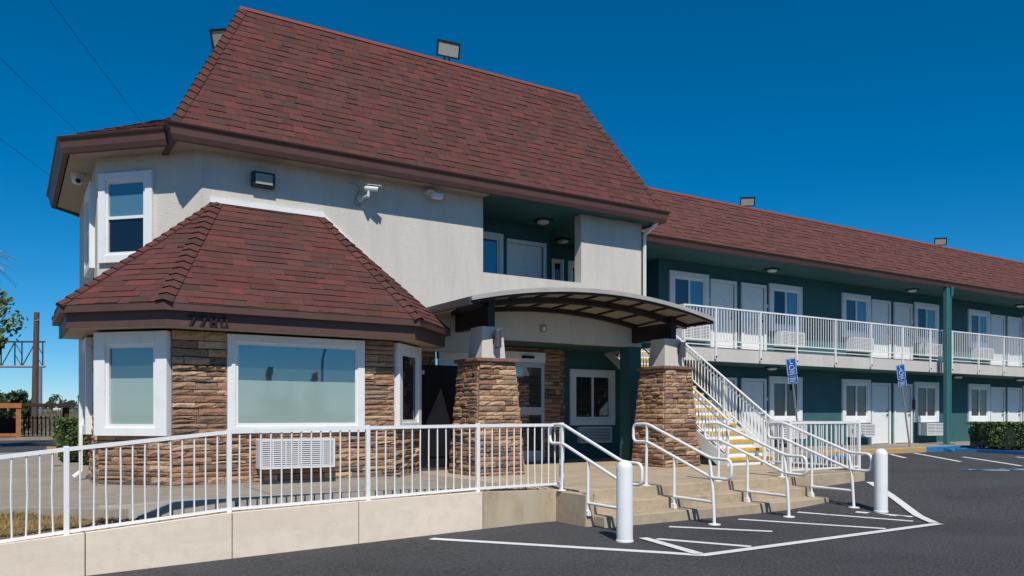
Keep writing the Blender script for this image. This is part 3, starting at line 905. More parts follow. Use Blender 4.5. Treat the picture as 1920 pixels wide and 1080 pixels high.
# ================================================================== ENTRANCE COLUMNS AND CANOPY
def stone_column(x0, y0, label):
    t = thing('stone_column', (x0 + 0.52, y0 + 0.52, 0.463), label, 'column', 'stone entrance columns')
    W0 = 1.05; zt = 2.60; W1 = 0.78
    i = (W0 - W1) / 2
    b = [V((x0, y0, 0.463)), V((x0 + W0, y0, 0.463)), V((x0 + W0, y0 + W0, 0.463)), V((x0, y0 + W0, 0.463))]
    q = [V((x0 + i, y0 + i, zt)), V((x0 + W0 - i, y0 + i, zt)), V((x0 + W0 - i, y0 + W0 - i, zt)), V((x0 + i, y0 + W0 - i, zt))]
    mb = MB()
    for k in range(4):
        m = (k + 1) % 4
        mb.face([b[k], b[m], q[m], q[k]])
    mb.face(q); mb.build('core', mortar, t)
    for k in range(4):
        m = (k + 1) % 4
        n = (b[m] - b[k]).cross(q[k] - b[k]).normalized()
        stones(b[k] , b[m], q[k], q[m], n, t, hmin=0.07, hmax=0.125, wmin=0.14, wmax=0.5, dmin=0.02, dmax=0.07)
    mb = MB(); c = i - 0.085
    mb.prism([(x0 + c, y0 + c), (x0 + W0 - c, y0 + c), (x0 + W0 - c, y0 + W0 - c), (x0 + c, y0 + W0 - c)], zt + 0.002, zt + 0.075)
    mb.build('cap_stone', capstone, t, bevel=0.018)
    a, z0, z1, a1 = 0.26, zt + 0.077, 3.29, 0.30
    mb = MB()
    lo = [(x0 + a, y0 + a, z0), (x0 + W0 - a, y0 + a, z0), (x0 + W0 - a, y0 + W0 - a, z0), (x0 + a, y0 + W0 - a, z0)]
    hi = [(x0 + a1, y0 + a1, z1), (x0 + W0 - a1, y0 + a1, z1), (x0 + W0 - a1, y0 + W0 - a1, z1), (x0 + a1, y0 + W0 - a1, z1)]
    for k in range(4):
        m = (k + 1) % 4
        mb.face([lo[k], lo[m], hi[m], hi[k]])
    mb.face(hi); mb.build('stucco_top', stucco, t)
    return t
CX1, CX2, CY = 7.33, 11.99, 12.86
stone_column(CX1, CY, 'tapered stone column with cream top beside the black cabinet')
stone_column(CX2, CY, 'tapered stone column with cream top in front of the outdoor stairs')
def sconce(x, y, z, label):
    t = thing('wall_sconce', (x, y, z), label, 'lamp', 'cylinder sconces on the columns')
    mb = MB(); mb.lathe(x, y - 0.11, [(0.066, z), (0.072, z + 0.01), (0.072, z + 0.33), (0.066, z + 0.34)], 20); mb.build('shade', greymetal, t, smooth=False)
    mb = MB(); mb.box(x - 0.05, x + 0.05, y - 0.045, y, z + 0.1, z + 0.24); mb.build('bracket', darkbrown, t, bevel=0.005)
    mb = MB(); mb.lathe(x, y - 0.11, [(0.05, z + 0.003), (0.05, z + 0.012)], 16); mb.build('lens', lens, t)
sconce(CX1 + 0.56, CY + 0.278, 2.88, 'grey cylinder lamp on the column beside the black cabinet')
sconce(CX2 + 0.70, CY + 0.278, 2.88, 'grey cylinder lamp on the column before the stairs')

can = thing('entrance_canopy', (10.15, 13.4, 3.3), 'arched entrance canopy of bronze beams and translucent panels on stone columns', 'canopy')
CU0, CU1, CV0, CV1 = 7.08, 13.22, 12.62, 14.54
cc = (CU0 + CU1) / 2; hw = (CU1 - CU0) / 2; rise = 0.36; zE = 3.70
RC = (hw * hw + rise * rise) / (2 * rise)
def arch(u, v=None): return zE + math.sqrt(RC * RC - (u - cc) ** 2) - (RC - rise) - (0.10 * (v - CV0) / (CV1 - CV0) if v else 0.0)
def arch_beam(name, v0, v1, dz0, dz1, m, u0=CU0, u1=CU1, n=28):
    mb = MB(); pts = [lerp(u0, u1, k / n) for k in range(n + 1)]
    for a, b in zip(pts, pts[1:]):
        za, zb = arch(a, v0), arch(b, v0)
        for (va, da, vb_, db) in ((v0, dz0, v0, dz1), (v1, dz1, v1, dz0), (v0, dz1, v1, dz1), (v1, dz0, v0, dz0)):
            mb.face([(a, va, za + da), (b, va, zb + da), (b, vb_, zb + db), (a, vb_, za + db)])
    for u in (u0, u1):
        z = arch(u, v0); mb.face([(u, v0, z + dz0), (u, v1, z + dz0), (u, v1, z + dz1), (u, v0, z + dz1)])
    return mb.build(name, m, can)
trimm = mat('canopy edge metal', (0.42, 0.40, 0.375), 0.5, (0.36, 0.34, 0.32), 3)
arch_beam('front_edge_trim', CV0 - 0.04, CV0 - 0.002, -0.03, 0.05, trimm)
arch_beam('arch_rib', CV0 + 0.01, CV0 + 0.06, -0.07, -0.012, darkbrown)
arch_beam('arch_rib', 13.30, 13.42, -0.13, -0.012, darkbrown, CU0 + 0.12, CU1 - 0.12)
arch_beam('arch_rib', 14.42, 14.535, -0.11, -0.012, darkbrown, CU0 + 0.6, CU1 - 0.6)
NP = 10
us = [lerp(CU0, CU1, k / NP) for k in range(NP + 1)]
for k in range(NP):
    for va, vb_ in ((CV0, 13.36), (13.364, CV1)):
        mb = MB(); a, b = us[k] + 0.002, us[k + 1] - 0.002
        n = 3
        for q in range(n):
            x0, x1 = lerp(a, b, q / n), lerp(a, b, (q + 1) / n)
            mb.face([(x0, va, arch(x0, va)), (x1, va, arch(x1, va)), (x1, vb_, arch(x1, vb_)), (x0, vb_, arch(x0, vb_))])
            mb.face([(x0, va, arch(x0, va) + 0.018), (x0, vb_, arch(x0, vb_) + 0.018), (x1, vb_, arch(x1, vb_) + 0.018), (x1, va, arch(x1, va) + 0.018)])
        mb.build('roof_panel', panelm, can)
for k in range(1, NP):
    u = us[k]; z = arch(u); mb = MB()
    for ya, yb in ((CV0 + 0.06, 13.298), (13.422, 14.418)):
        mb.obox((u - 0.025, ya, arch(u, ya) - 0.045), (0.05, 0, 0), (0, yb - ya, arch(u, yb) - arch(u, ya)), (0, 0, 0.04))
    mb.build('purlin', darkbrown, can)
for u in (CU0 + 0.02, CU1 - 0.02):
    mb = MB(); z = arch(u); mb.box(u - 0.03, u + 0.03, CV0, CV1, z - 0.09, z - 0.01) if u > 10 else mb.box(u - 0.05, u + 0.03, CV0 + 0.01, CV1, z - 0.10, z + 0.035)
    mb.build('edge_beam', darkbrown if u > 10 else greymetal, can)
for u, m in ((CX1 + 0.525, 0), (CX2 + 0.60, 1)):
    mb = MB(); mb.box(u - 0.07, u + 0.07, 13.28, 14.546, 3.30, 3.66); mb.build('side_beam', darkbrown, can, bevel=0.004, segs=1)
for u in (CX1 + 0.525, CX2 + 0.60):
    mb = MB(); mb.box(u - 0.075, u + 0.075, 13.20, 13.278, 3.291, arch(u) - 0.02); mb.build('post_stub', darkbrown, can)

# emblem-like round light on the band, cabinet, porch lamp
t = thing('round_wall_light', (10.0, VM - 0.05, 3.55), 'small round brass light on the cream band above the entrance', 'lamp')
mb = MB(); brass = mat('brass', (0.45, 0.30, 0.10), 0.35, metallic=0.7)
mb.tube([(9.98, VM - 0.002, 3.50), (9.98, VM - 0.035, 3.50)], 0.085, 20); mb.build('ring', brass, t)
mb = MB(); mb.tube([(9.98, VM - 0.036, 3.50), (9.98, VM - 0.06, 3.50)], [0.055, 0.04], 16); mb.build('lens', whiteplastic, t)

t = thing('black_cabinet', (7.55, 14.9, 0.463), 'tall black cabinet standing between the stone bay and the entrance', 'cabinet')
mb = MB(); mb.box(7.02, 8.02, 14.62, 15.35, 0.56, 2.62); mb.build('body', black, t, bevel=0.015)
mb = MB(); mb.box(7.16, 8.0, 14.59, 14.618, 0.75, 2.58); mb.build('door', black, t, bevel=0.008)
mb = MB(); mb.box(7.06, 7.98, 14.66, 15.3, 0.464, 0.559); mb.build('plinth', greymetal, t)
mb = MB(); mb.box(7.05, 7.11, 14.59, 14.619, 2.42, 2.50); mb.build('label_plate', whiteplastic, t)

# ================================================================== GUEST ROOM WING
WV = 16.68
wing = thing('guest_room_wing', (30, 17, 0.59), 'long two storey teal motel wing with balcony walkway and red shingle roof', 'building')
def wpart(name, m, fn, parent=None, **k):
    mb = MB(); fn(mb)
    return mb.build(name, m, parent or wing, **k)
WE = 50.0
wpart('wall', stucco_teal, lambda m: (m.box(12.022, 15.5, WV, WV + 0.2, 0.3, 3.232), m.box(15.502, WE, WV, WV + 0.2, 0.3, 3.0)))
wpart('wall', stucco_teal, lambda m: (m.box(15.5, WE, WV, WV + 0.2, 3.002, 5.975), m.box(15.35, 15.498, WV, 17.4, 3.462, 5.975)))
wpart('balcony_slab', stucco, lambda m: m.box(15.25, WE, 15.60, WV - 0.002, 3.067, 3.46), bevel=0.01)
wpart('balcony_ceiling', stucco_teal, lambda m: m.box(15.26, WE, 15.62, WV - 0.004, 3.045, 3.064))
wpart('soffit', stucco_teal, lambda m: m.box(13.0, WE, 15.25, 17.45, 5.975, 5.99))
WP0, WP1, WQ0, WQ1 = V((12.4, 15.17, 6.13)), V((WE, 15.17, 6.13)), V((12.4, 16.25, 7.68)), V((WE, 16.25, 7.68))
wroof = wpart('roof', under, lambda m: (m.face([WP0, WP1, WQ1, WQ0]), m.face([WQ0, WQ1, (WE, 24, 7.67), (12.4, 24, 7.67)])))
CALM[0] = 0.75
big = MB(); shingles(WP0, WP1, WQ0, WQ1, sink=lambda mb: merge(big, mb))
CALM[0] = 0.0
so = big.build('shingles', shing, wroof); so['kind'] = 'stuff'
wpart('ridge_cap', redcap, lambda m: m.box(12.4, WE, 16.21, 16.34, 7.665, 7.72), wroof)
mb = MB(); strip(mb, [(13.0, 15.10), (WE, 15.10)], [(0.0, 6.15), (-0.012, 6.14), (0.0, 6.12), (0.025, 6.10), (0.045, 6.05), (0.07, 5.97), (0.2, 5.97), (0.2, 6.15)]); mb.build('gutter', brown, wing)

def room_plate(x, z):
    mb = MB(); mb.box(x - 0.05, x + 0.05, WV - 0.012, WV - 0.001, z, z + 0.09); mb.build('room_plate', whiteplastic, wing)
MOD = 7.75
sides = {0: 'first', 1: 'second', 2: 'third'}
def bayrow(u0, fz, upper, dd=(1, 1, 1, 1)):
    top = fz + 2.21
    gU = [(glass_dark, glass_cur), (glass_shade, glass_cur)]; gL = [(glass_dark, glass_dark), (glass_dark, glass_shade)]
    gg = gU if upper else gL
    for k, du in enumerate((0.0, 4.16)):
        if dd[0 if k == 0 else 3]:
            window(wing, (u0 + du, WV, fz + 0.74), X, F, 1.54, 1.47, trim=0.17, proud=0.06, kind='slider', g=gg[(k + int(u0)) % 2], sash=0.05, bottom=0.19)
    if dd[1]: door(wing, (u0 + 1.62, WV, fz), X, F, 1.09, 2.12)
    if dd[2]: door(wing, (u0 + 2.92, WV, fz), X, F, 1.10, 2.12)
    if dd[1]: room_plate(u0 + 1.585, fz + 1.45)
    if dd[2]: room_plate(u0 + 4.08, fz + 1.45)
for k in range(4):
    bayrow(15.72 + MOD * k, 3.462, True)
bayrow(15.72, 0.592, False, (0, 1, 1, 1))
for k in range(1, 4):
    bayrow(15.72 + MOD * k, 0.592, False)
window(wing, (12.26, WV, 1.33), X, F, 1.48, 1.46, trim=0.15, proud=0.06, kind='slider', g=(glass_dark, glass_dark), sash=0.05, bottom=0.17)
# air conditioners
def acs():
    names = ['first', 'second', 'third', 'fourth', 'fifth', 'sixth', 'seventh']
    us_ = [15.72, 15.72 + 4.16, 15.72 + MOD, 15.72 + MOD + 4.16, 15.72 + 2 * MOD, 15.72 + 2 * MOD + 4.16]
    for k, u in enumerate(us_):
        ac_unit('air_conditioner', (u + 0.22, WV, 3.72), X, F, 1.1, 0.46, 0.28, 'white louvred air conditioner on the balcony, %s from the canopy' % names[k], 'balcony air conditioners', 9, 3)
        mb = MB()
    for k, u in enumerate(us_[1:]):
        ac_unit('air_conditioner', (u + 0.22, WV, 0.86), X, F, 1.1, 0.44, 0.34, 'white air conditioner at ground level of the wing, %s from the stairs' % names[k], 'ground floor air conditioners', 7, 2)
acs()
ac_unit('air_conditioner', (12.5, WV, 0.87), X, F, 1.05, 0.42, 0.12, 'white air conditioner under the window beside the teal entrance post', None, 9, 1)
ac_unit('air_conditioner', (3.44, 13.37, 0.72), X, F, 1.25, 0.48, 0.28, 'large white louvred air conditioner in the stone wall under the bay window', None, 12, 6)

# balcony railing
bal = thing('balcony_railing', (32, 15.56, 3.46), 'long white balcony railing with thin pickets along the upper walkway', 'railing')
mb = MB(); mb.box(15.2, WE, 15.535, 15.585, 4.52, 4.56); mb.build('top_rail', white_rail, bal)
mb = MB(); mb.box(15.2, WE, 15.542, 15.578, 3.62, 3.65); mb.build('bottom_rail', white_rail, bal)
mb = MB(); mb.box(15.2, WE, 15.546, 15.574, 3.50, 3.525); mb.build('lower_rail', white_rail, bal)
mb = MB(); mb.box(-0.0085, 0.0085, -0.0085, 0.0085, 0, 0.87); pm, pc = mb.mesh('picket', white_rail)
mb = MB(); mb.box(-0.024, 0.024, -0.024, 0.024, 0, 1.38); gm, gc = mb.mesh('post', white_rail)
mb = MB(); mb.box(-0.022, 0.022, -0.008, 0.008, 0, 0.045); bm_, bc = mb.mesh('bolt_plate', blackflat)
x = 15.22; k = 0; npk = 0
postu = [15.22, 16.4, 18.2, 19.78, 21.6, 23.42, 25.14, 26.76] + [28.1 + 1.75 * q for q in range(12)]
for pu in postu:
    if pu < WE:
        put('post', gm, (pu, 15.56, 3.14), bal); put('bolt_plate', bm_, (pu, 15.532, 3.17), bal)
far_ = MB()
while x < WE - 0.05:
    x += 0.116
    if min(abs(x - p) for p in postu) < 0.04: continue
    npk += 1
    if npk <= 290: put('picket', pm, (x, 15.56, 3.65), bal)
    else: far_.box(x - 0.011, x + 0.011, 15.549, 15.571, 3.65, 4.52)
if far_.v:
    o = far_.build('pickets', white_rail, bal); o['kind'] = 'stuff'
mb = MB(); mb.box(15.205, 15.235, 15.60, 16.6, 4.52, 4.56); mb.box(15.205, 15.235, 15.60, 16.6, 3.62, 3.65); mb.build('return_rail', white_rail, bal)

# teal post with downspout, ceiling lights, cameras
t = thing('support_post', (27.2, 15.25, 0.59), 'tall teal steel post holding up the eave between the parking signs and the bush', 'post')
mb = MB(); mb.box(27.12, 27.30, 15.18, 15.32, 0.592, 5.97); mb.build('post_shaft', teal_paint, t, bevel=0.01)
mb = MB(); mb.tube([(27.40, 15.16, 5.99), (27.40, 15.17, 5.7), (27.38, 15.22, 5.6), (27.38, 15.22, 0.8)], 0.045, 6); mb.build('downspout', teal_paint, t)
mb = MB(); mb.box(27.0, 27.5, 15.1, 15.4, 0.592, 0.62); mb.build('base_plate', teal_paint, t)
def ceiling_light(x, y, z, label, s=1.0):
    t = thing('ceiling_light', (x, y, z), label, 'lamp', 'walkway ceiling lights')
    mb = MB(); mb.box(x - 0.16 * s, x + 0.16 * s, y - 0.16 * s, y + 0.16 * s, z - 0.04, z - 0.001); mb.build('housing', darkbrown, t)
    mb = MB(); mb.lathe(x, y, [(0.10 * s, z - 0.10), (0.14 * s, z - 0.075), (0.145 * s, z - 0.0405)], 16); mb.build('diffuser', whiteplastic, t)
ceiling_light(10.6, 15.45, 6.17, 'ceiling light above the balcony opening over the canopy')
ceiling_light(12.2, 16.9, 6.17, 'ceiling light deeper in the passage behind the balcony opening')
for u, nm in ((19.35, 'nearest the lobby'), (26.6, 'left of the teal post'), (34.0, 'far right of the balcony')):
    ceiling_light(u, 16.1, 5.975, 'upper walkway ceiling light %s' % nm)
for u, nm in ((19.35, 'above the stair foot'), (29.5, 'just right of the teal post'), (34.0, 'farthest right')):
    ceiling_light(u, 16.1, 3.045, 'ground floor ceiling light %s' % nm)

def floodlight(x, y, z, tilt, yaw, label, s=1.0, group='roof floodlights'):
    t = thing('floodlight', (x, y, z), label, 'floodlight', group)
    rot = Matrix.Rotation(yaw, 4, 'Z') @ Matrix.Rotation(tilt, 4, 'X')
    def pl(mb):
        mb.v = [tuple(rot @ (V(p) * s) + V((x, y, z + 0.30 * s))) for p in mb.v]; return mb
    mb = MB(); i = len(mb.v)
    fr = [(-0.27, -0.09, -0.17), (0.27, -0.09, -0.17), (0.27, -0.09, 0.17), (-0.27, -0.09, 0.17)]
    bk = [(-0.16, 0.12, -0.10), (0.16, 0.12, -0.10), (0.16, 0.12, 0.10), (-0.16, 0.12, 0.10)]
    for k in range(4):
        m = (k + 1) % 4; mb.face([fr[k], bk[k], bk[m], fr[m]])
    mb.face(bk); pl(mb).build('housing', darkbrown, t)
    mb = MB(); frame(mb, (-0.27, -0.09, -0.17), X, F, 0, 0.54, 0, 0.34, 0.035, 0, 0.03); pl(mb).build('bezel', black, t)
    mb = MB(); mb.box(-0.235, 0.235, -0.105, -0.095, -0.135, 0.135); pl(mb).build('lens', lens, t)
    for sx in (-0.06, 0.06):
        mb = MB(); mb.box(x + (sx - 0.012) * s, x + (sx + 0.012) * s, y - 0.012, y + 0.012, z, z + 0.22 * s); mb.build('stand', darkbrown, t)
    mb = MB(); mb.box(x - 0.12 * s, x + 0.12 * s, y - 0.06, y + 0.06, z - 0.03, z + 0.01); mb.build('foot', galv, t)
floodlight(8.15, 15.62, RZ + 0.03, R(12), R(-6), 'black framed floodlight on the ridge of the tall lobby roof')
floodlight(3.97, 17.7, RZ + 0.02, R(22), R(-40), 'tilted floodlight peeking over the left hip of the tall roof', 1.15)
floodlight(18.6, 16.4, 7.70, R(15), R(-38), 'floodlight on the wing ridge nearest the lobby', 0.8)
floodlight(28.8, 16.4, 7.70, R(15), R(-38), 'floodlight on the wing ridge farther right', 0.8)
t = thing('wall_pack_light', (3.86, 14.5, 5.70), 'black box light on the cream wall above the bay roof', 'lamp')
mb = MB(); mb.box(3.66, 4.06, 14.40, 14.549, 5.665, 5.925); mb.build('housing', black, t, bevel=0.012)
mb = MB(); mb.box(3.71, 4.01, 14.385, 14.398, 5.70, 5.885); mb.build('lens', lens, t)
def bullet_cam(x, y, z, dirv, label, L=0.26):
    t = thing('security_camera', (x, y, z), label, 'camera', 'security cameras')
    dv = V(dirv).normalized(); p = V((x, y, z))
    mb = MB(); mb.tube([p, p + dv * L], 0.052, 12); mb.build('camera_body', whiteplastic, t)
    sd = dv.cross(Z).normalized(); upv = sd.cross(dv)
    mb = MB(); mb.obox(p - sd * 0.06 + upv * 0.056 - dv * 0.01, sd * 0.12, dv * (L + 0.07), upv * 0.008); mb.build('sun_shield', whiteplastic, t)
    mb = MB(); mb.tube([p + dv * L, p + dv * (L + 0.006)], 0.035, 12); mb.build('lens', black, t)
    mb = MB(); mb.tube([p + dv * 0.08 - upv * 0.04, p + dv * 0.08 - upv * 0.14, (x, VM - 0.03, z - 0.16)], 0.03, 8); mb.build('bracket', whiteplastic, t)
    mb = MB(); mb.tube([(x, VM - 0.002, z - 0.16), (x, VM - 0.03, z - 0.16)], 0.065, 12); mb.build('mount', whiteplastic, t)
    return t
bc_ = bullet_cam(5.72, 14.30, 5.90, (0.95, -0.62, -0.12), 'white bullet camera with a looping cable on the cream wall')
mb = MB(); mb.tube([(5.5, VM - 0.03, 6.02), (5.62, VM - 0.04, 6.03), (5.70, VM - 0.05, 5.93), (5.64, VM - 0.03, 5.78), (5.60, VM - 0.02, 5.66), (5.66, VM - 0.02, 5.60), (5.74, VM - 0.02, 5.66)], 0.013, 6); mb.build('cable', galv, bc_)
t = thing('security_camera', (7.15, 14.4, 6.0), 'small white camera under the eave left of the balcony opening', 'camera', 'security cameras')
mb = MB(); mb.box(7.15, 7.38, 14.28, 14.42, 5.93, 6.03); mb.build('camera_body', whiteplastic, t, bevel=0.01)
mb = MB(); mb.box(7.08, 7.2, 14.34, 14.548, 6.035, 6.09); mb.build('bracket', whiteplastic, t)
t = thing('security_camera', (1.1, 17.2, 6.0), 'dome camera under the soffit at the far left corner of the tower', 'camera', 'security cameras')
mb = MB(); mb.lathe(1.12, 17.2, [(0.06, 5.97), (0.1, 6.0), (0.11, 6.06), (0.12, 6.168)], 14); mb.build('dome', whiteplastic, t)
mb = MB(); mb.tube([(1.12, 17.14, 6.03), (1.12, 17.07, 6.0)], 0.045, 10); mb.build('lens', black, t)

# ================================================================== OUTDOOR STAIRS
SU0, SU1, SV0 = 13.42, 14.95, 12.42
NR = 16; rise_ = (3.46 - 0.463) / NR; run_ = 0.268
stt = thing('outdoor_stairs', (14.2, 14.5, 0.463), 'white steel outdoor stairs with yellow nosings leading up to the balcony', 'stairs')
for k in range(NR):
    z = 0.463 + rise_ * (k + 1); v = SV0 + run_ * k
    mb = MB(); mb.box(SU0 + 0.05, SU1 - 0.05, v, v + run_ + 0.02, z - 0.05, z); mb.build('tread', white, stt)
    mb = MB(); mb.box(SU0 + 0.05, SU1 - 0.05, v - 0.04, v + 0.04, z - 0.072, z + 0.004); mb.build('nosing', yellow_nose, stt, bevel=0.012)
    mb = MB(); mb.box(SU0 + 0.06, SU1 - 0.06, v + 0.004, v + 0.012, z - rise_ + 0.006, z - 0.074); mb.build('riser', white, stt)
sl = rise_ / run_
for u in (SU0, SU1 - 0.05):
    mb = MB(); v1 = SV0 + run_ * NR
    mb.face([(u, SV0 - 0.05, 0.47), (u, SV0 + 0.25, 0.47), (u, v1, 3.22), (u, v1, 3.46), (u, SV0 - 0.05, 0.47 + 0.16)])
    mb.face([(u + 0.05, SV0 - 0.05, 0.47), (u + 0.05, SV0 + 0.25, 0.47), (u + 0.05, v1, 3.22), (u + 0.05, v1, 3.46), (u + 0.05, SV0 - 0.05, 0.47 + 0.16)])
    pl_ = [(SV0 - 0.05, 0.47), (SV0 + 0.25, 0.47), (v1, 3.22), (v1, 3.46), (SV0 - 0.05, 0.63)]
    for a, b in zip(pl_, pl_[1:] + pl_[:1]):
        mb.face([(u, a[0], a[1]), (u + 0.05, a[0], a[1]), (u + 0.05, b[0], b[1]), (u, b[0], b[1])])
    mb.build('stringer', white_rail, stt)
def stair_rail(u):
    v1 = SV0 + run_ * NR
    z0 = 0.63; 
    def zr(v, h): return z0 + (v - SV0) * sl + h
    mb = MB(); mb.tube([(u, SV0 - 0.02, zr(SV0, 0.86)), (u, v1, zr(v1, 0.86))], 0.024, 8); mb.build('top_rail', white_rail, stt)
    mb = MB(); mb.tube([(u, SV0, zr(SV0, 0.10)), (u, v1, zr(v1, 0.10))], 0.02, 6); mb.build('bottom_rail', white_rail, stt)
    mb = MB(); mb.tube([(u - 0.08, SV0 - 0.25, zr(SV0, 0.72)), (u - 0.08, SV0 - 0.05, zr(SV0, 0.74)), (u - 0.08, v1, zr(v1, 0.76))], 0.018, 6); mb.build('hand_rail', galv, stt)
    mb = MB(); mb.box(u - 0.011, u + 0.011, -0.011, 0.011, 0, 0.75); bmesh_, c0 = mb.mesh('baluster', white_rail)
    v = SV0 + 0.12
    while v < v1:
        put('baluster', bmesh_, (u, v, zr(v, 0.105)), stt); v += 0.105
    for v in (SV0 - 0.01, SV0 + 1.45, SV0 + 2.9):
        mb = MB(); mb.box(u - 0.028, u + 0.028, v - 0.028, v + 0.028, 0.465 if v < SV0 else zr(v, -0.1), zr(v, 0.86)); mb.build('newel_post', white_rail, stt)
stair_rail(SU0 + 0.025); stair_rail(SU1 - 0.025)

# ================================================================== RAILINGS, HANDRAILS, BOLLARDS
RT = [(-9, 0.45), (-2, 0.94), (-0.07, 1.153), (0.54, 1.226), (2.25, 1.395), (4.02, 1.431), (5.69, 1.446), (7.19, 1.447)]
RB = [(-9, -0.30), (-2, 0.09), (-0.07, 0.272), (0.54, 0.330), (2.25, 0.468), (4.02, 0.506), (5.69, 0.548), (7.19, 0.552)]
def interp(T, u):
    for (a, za), (b, zb) in zip(T, T[1:]):
        if u <= b: return lerp(za, zb, (u - a) / (b - a))
    return T[-1][1]
rl = thing('ramp_railing', (3, 9.95, 0.45), 'white picket railing on the beige wall in front of the stone bay', 'railing')
pu = [-1.6, 0.54, 2.25, 4.02, 5.69, 7.17]
for a, b in zip(pu, pu[1:]):
    for T, r, nm in ((RT, 0.022, 'top_rail'), (RB, 0.017, 'bottom_rail')):
        mb = MB(); mb.obox((a, 9.95 - r, interp(T, a) - r), (b - a, 0, interp(T, b) - interp(T, a)), (0, 2 * r, 0), (0, 0, 2 * r)); mb.build(nm, white_rail, rl)
    n = int(round((b - a) / 0.128)); 
    for k in range(1, n):
        u = lerp(a, b, k / n); z0, z1 = interp(RB, u), interp(RT, u)
        mb = MB(); bend = random.uniform(-0.012, 0.012) if u > 1 else random.uniform(-0.016, 0.016)
        mb.tube([(u, 9.95, z0), (u + bend, 9.95 + bend * 0.5, (z0 + z1) / 2), (u + bend * 0.4, 9.95, z1)], 0.0105, 6); mb.build('picket', white_rail, rl)
for u in pu:
    mb = MB(); mb.box(u - 0.028, u + 0.028, 9.922, 9.978, wtop(u) - 0.02, interp(RT, u) + 0.035); mb.build('post', white_rail, rl, bevel=0.006)

rd = thing('porch_railing', (14, 10.5, 0.463), 'white picket railing round the right corner of the porch', 'railing')
def straight(parent, a, b, zt, zb, sp=0.118, posts=True):
    a, b = V(a), V(b); e = (b - a); L = e.length; e = e / L; s = V((-e.y, e.x, 0))
    for z, r, nm in ((zt, 0.022, 'top_rail'), (zb, 0.017, 'bottom_rail')):
        mb = MB(); mb.obox(a - s * r + Z * (z - r), e * L, s * 2 * r, Z * 2 * r); mb.build(nm, white_rail, parent)
    mb = MB(); mb.tube([(0, 0, 0), (0, 0, zt - zb)], 0.0105, 6); me, c = mb.mesh('picket', white_rail)
    n = int(L / sp)
    for k in range(1, n): put('picket', me, a + e * (L * k / n) + Z * zb, parent)
straight(rd, (12.42, 9.93, 0), (14.52, 9.93, 0), 1.45, 0.56)
straight(rd, (14.54, 9.95, 0), (14.54, 12.3, 0), 1.45, 0.56)
for p in ((12.42, 9.93), (14.53, 9.93), (14.54, 12.32)):
    mb = MB(); mb.box(p[0] - 0.03, p[0] + 0.03, p[1] - 0.03, p[1] + 0.03, 0.464, 1.49); mb.build('post', white_rail, rd, bevel=0.006)
t = thing('corner_railing', (15.2, 12.5, 0.463), 'short dark bracketed railing end at the foot of the outdoor stairs', 'railing')
mb = MB(); mb.tube([(15.05, 12.38, 1.36), (15.0, 12.05, 1.38), (15.0, 11.95, 1.3), (15.0, 11.95, 0.98), (15.02, 12.3, 0.95)], 0.018, 6); mb.build('rail_loop', galv, t)
mb = MB(); mb.box(14.98, 15.04, 12.28, 12.33, 0.465, 1.40); mb.build('post', galv, t)

def round_path(pts, r, closed=True, n=5):
    res = []; m = len(pts)
    for k in range(m):
        p = V(pts[k]); a = V(pts[k - 1]); b = V(pts[(k + 1) % m])
        da = (a - p); db = (b - p)
        rr = min(r, da.length * 0.45, db.length * 0.45)
        s = p + da.normalized() * rr; e = p + db.normalized() * rr
        for q in range(n + 1):
            f = q / n
            res.append(s.lerp(p, f).lerp(p.lerp(e, f), f))
    return res
HU = [7.02, 8.69, 10.33, 11.97]
hl = ['white loop handrail at the left end of the steps behind the bollard', 'second white loop handrail on the steps counted from the beige wall', 'third white loop handrail on the steps counted from the beige wall', 'white loop handrail at the right end of the steps']
def handrail(u, label):
    t = thing('step_handrail', (u, 9.0, 0), label, 'handrail', 'loop handrails on the entrance steps')
    pts = [(u, 10.05, 1.45), (u, 9.72, 1.46), (u, 8.33, 0.965), (u, 7.95, 0.96), (u, 7.95, 0.675), (u, 8.33, 0.685), (u, 9.72, 1.175), (u, 10.05, 1.165)]
    mb = MB(); mb.tube(round_path(pts, 0.10), 0.0235, 10, closed=True); mb.build('rail_loop', white_rail, t, smooth=True)
    g = lot_h(u, 8.27)
    mb = MB(); mb.tube([(u, 8.27, g), (u, 8.30, 0.5), (u, 8.36, 0.95)], 0.0235, 10); mb.build('lower_post', white_rail, t, smooth=True)
    mb = MB(); mb.tube([(u, 9.74, 0.463), (u, 9.72, 1.45)], 0.0235, 10); mb.build('upper_post', white_rail, t, smooth=True)
    mb = MB(); mb.tube([(u, 9.1, 0.20), (u, 9.1, 0.95)], 0.0235, 10); mb.build('middle_post', white_rail, t, smooth=True)
    mb = MB(); mb.tube([(u, 9.1, 0.34), (u, 8.30, 0.33)], 0.0225, 10); mb.build('stub_rail', white_rail, t, smooth=True)
    mb = MB(); mb.lathe(u, 8.27, [(0.09, g + 0.003), (0.09, g + 0.014), (0.04, g + 0.022)], 14); mb.build('base_flange', white_rail, t)
    mb = MB(); mb.lathe(u, 9.74, [(0.07, 0.464), (0.07, 0.474), (0.035, 0.482)], 14); mb.build('base_flange', white_rail, t)
    mb = MB(); mb.box(u - 0.035, u + 0.035, 9.06, 9.14, 0.157, 0.235); mb.build('bracket', white_rail, t, bevel=0.006)
for u, l in zip(HU, hl): handrail(u, l)

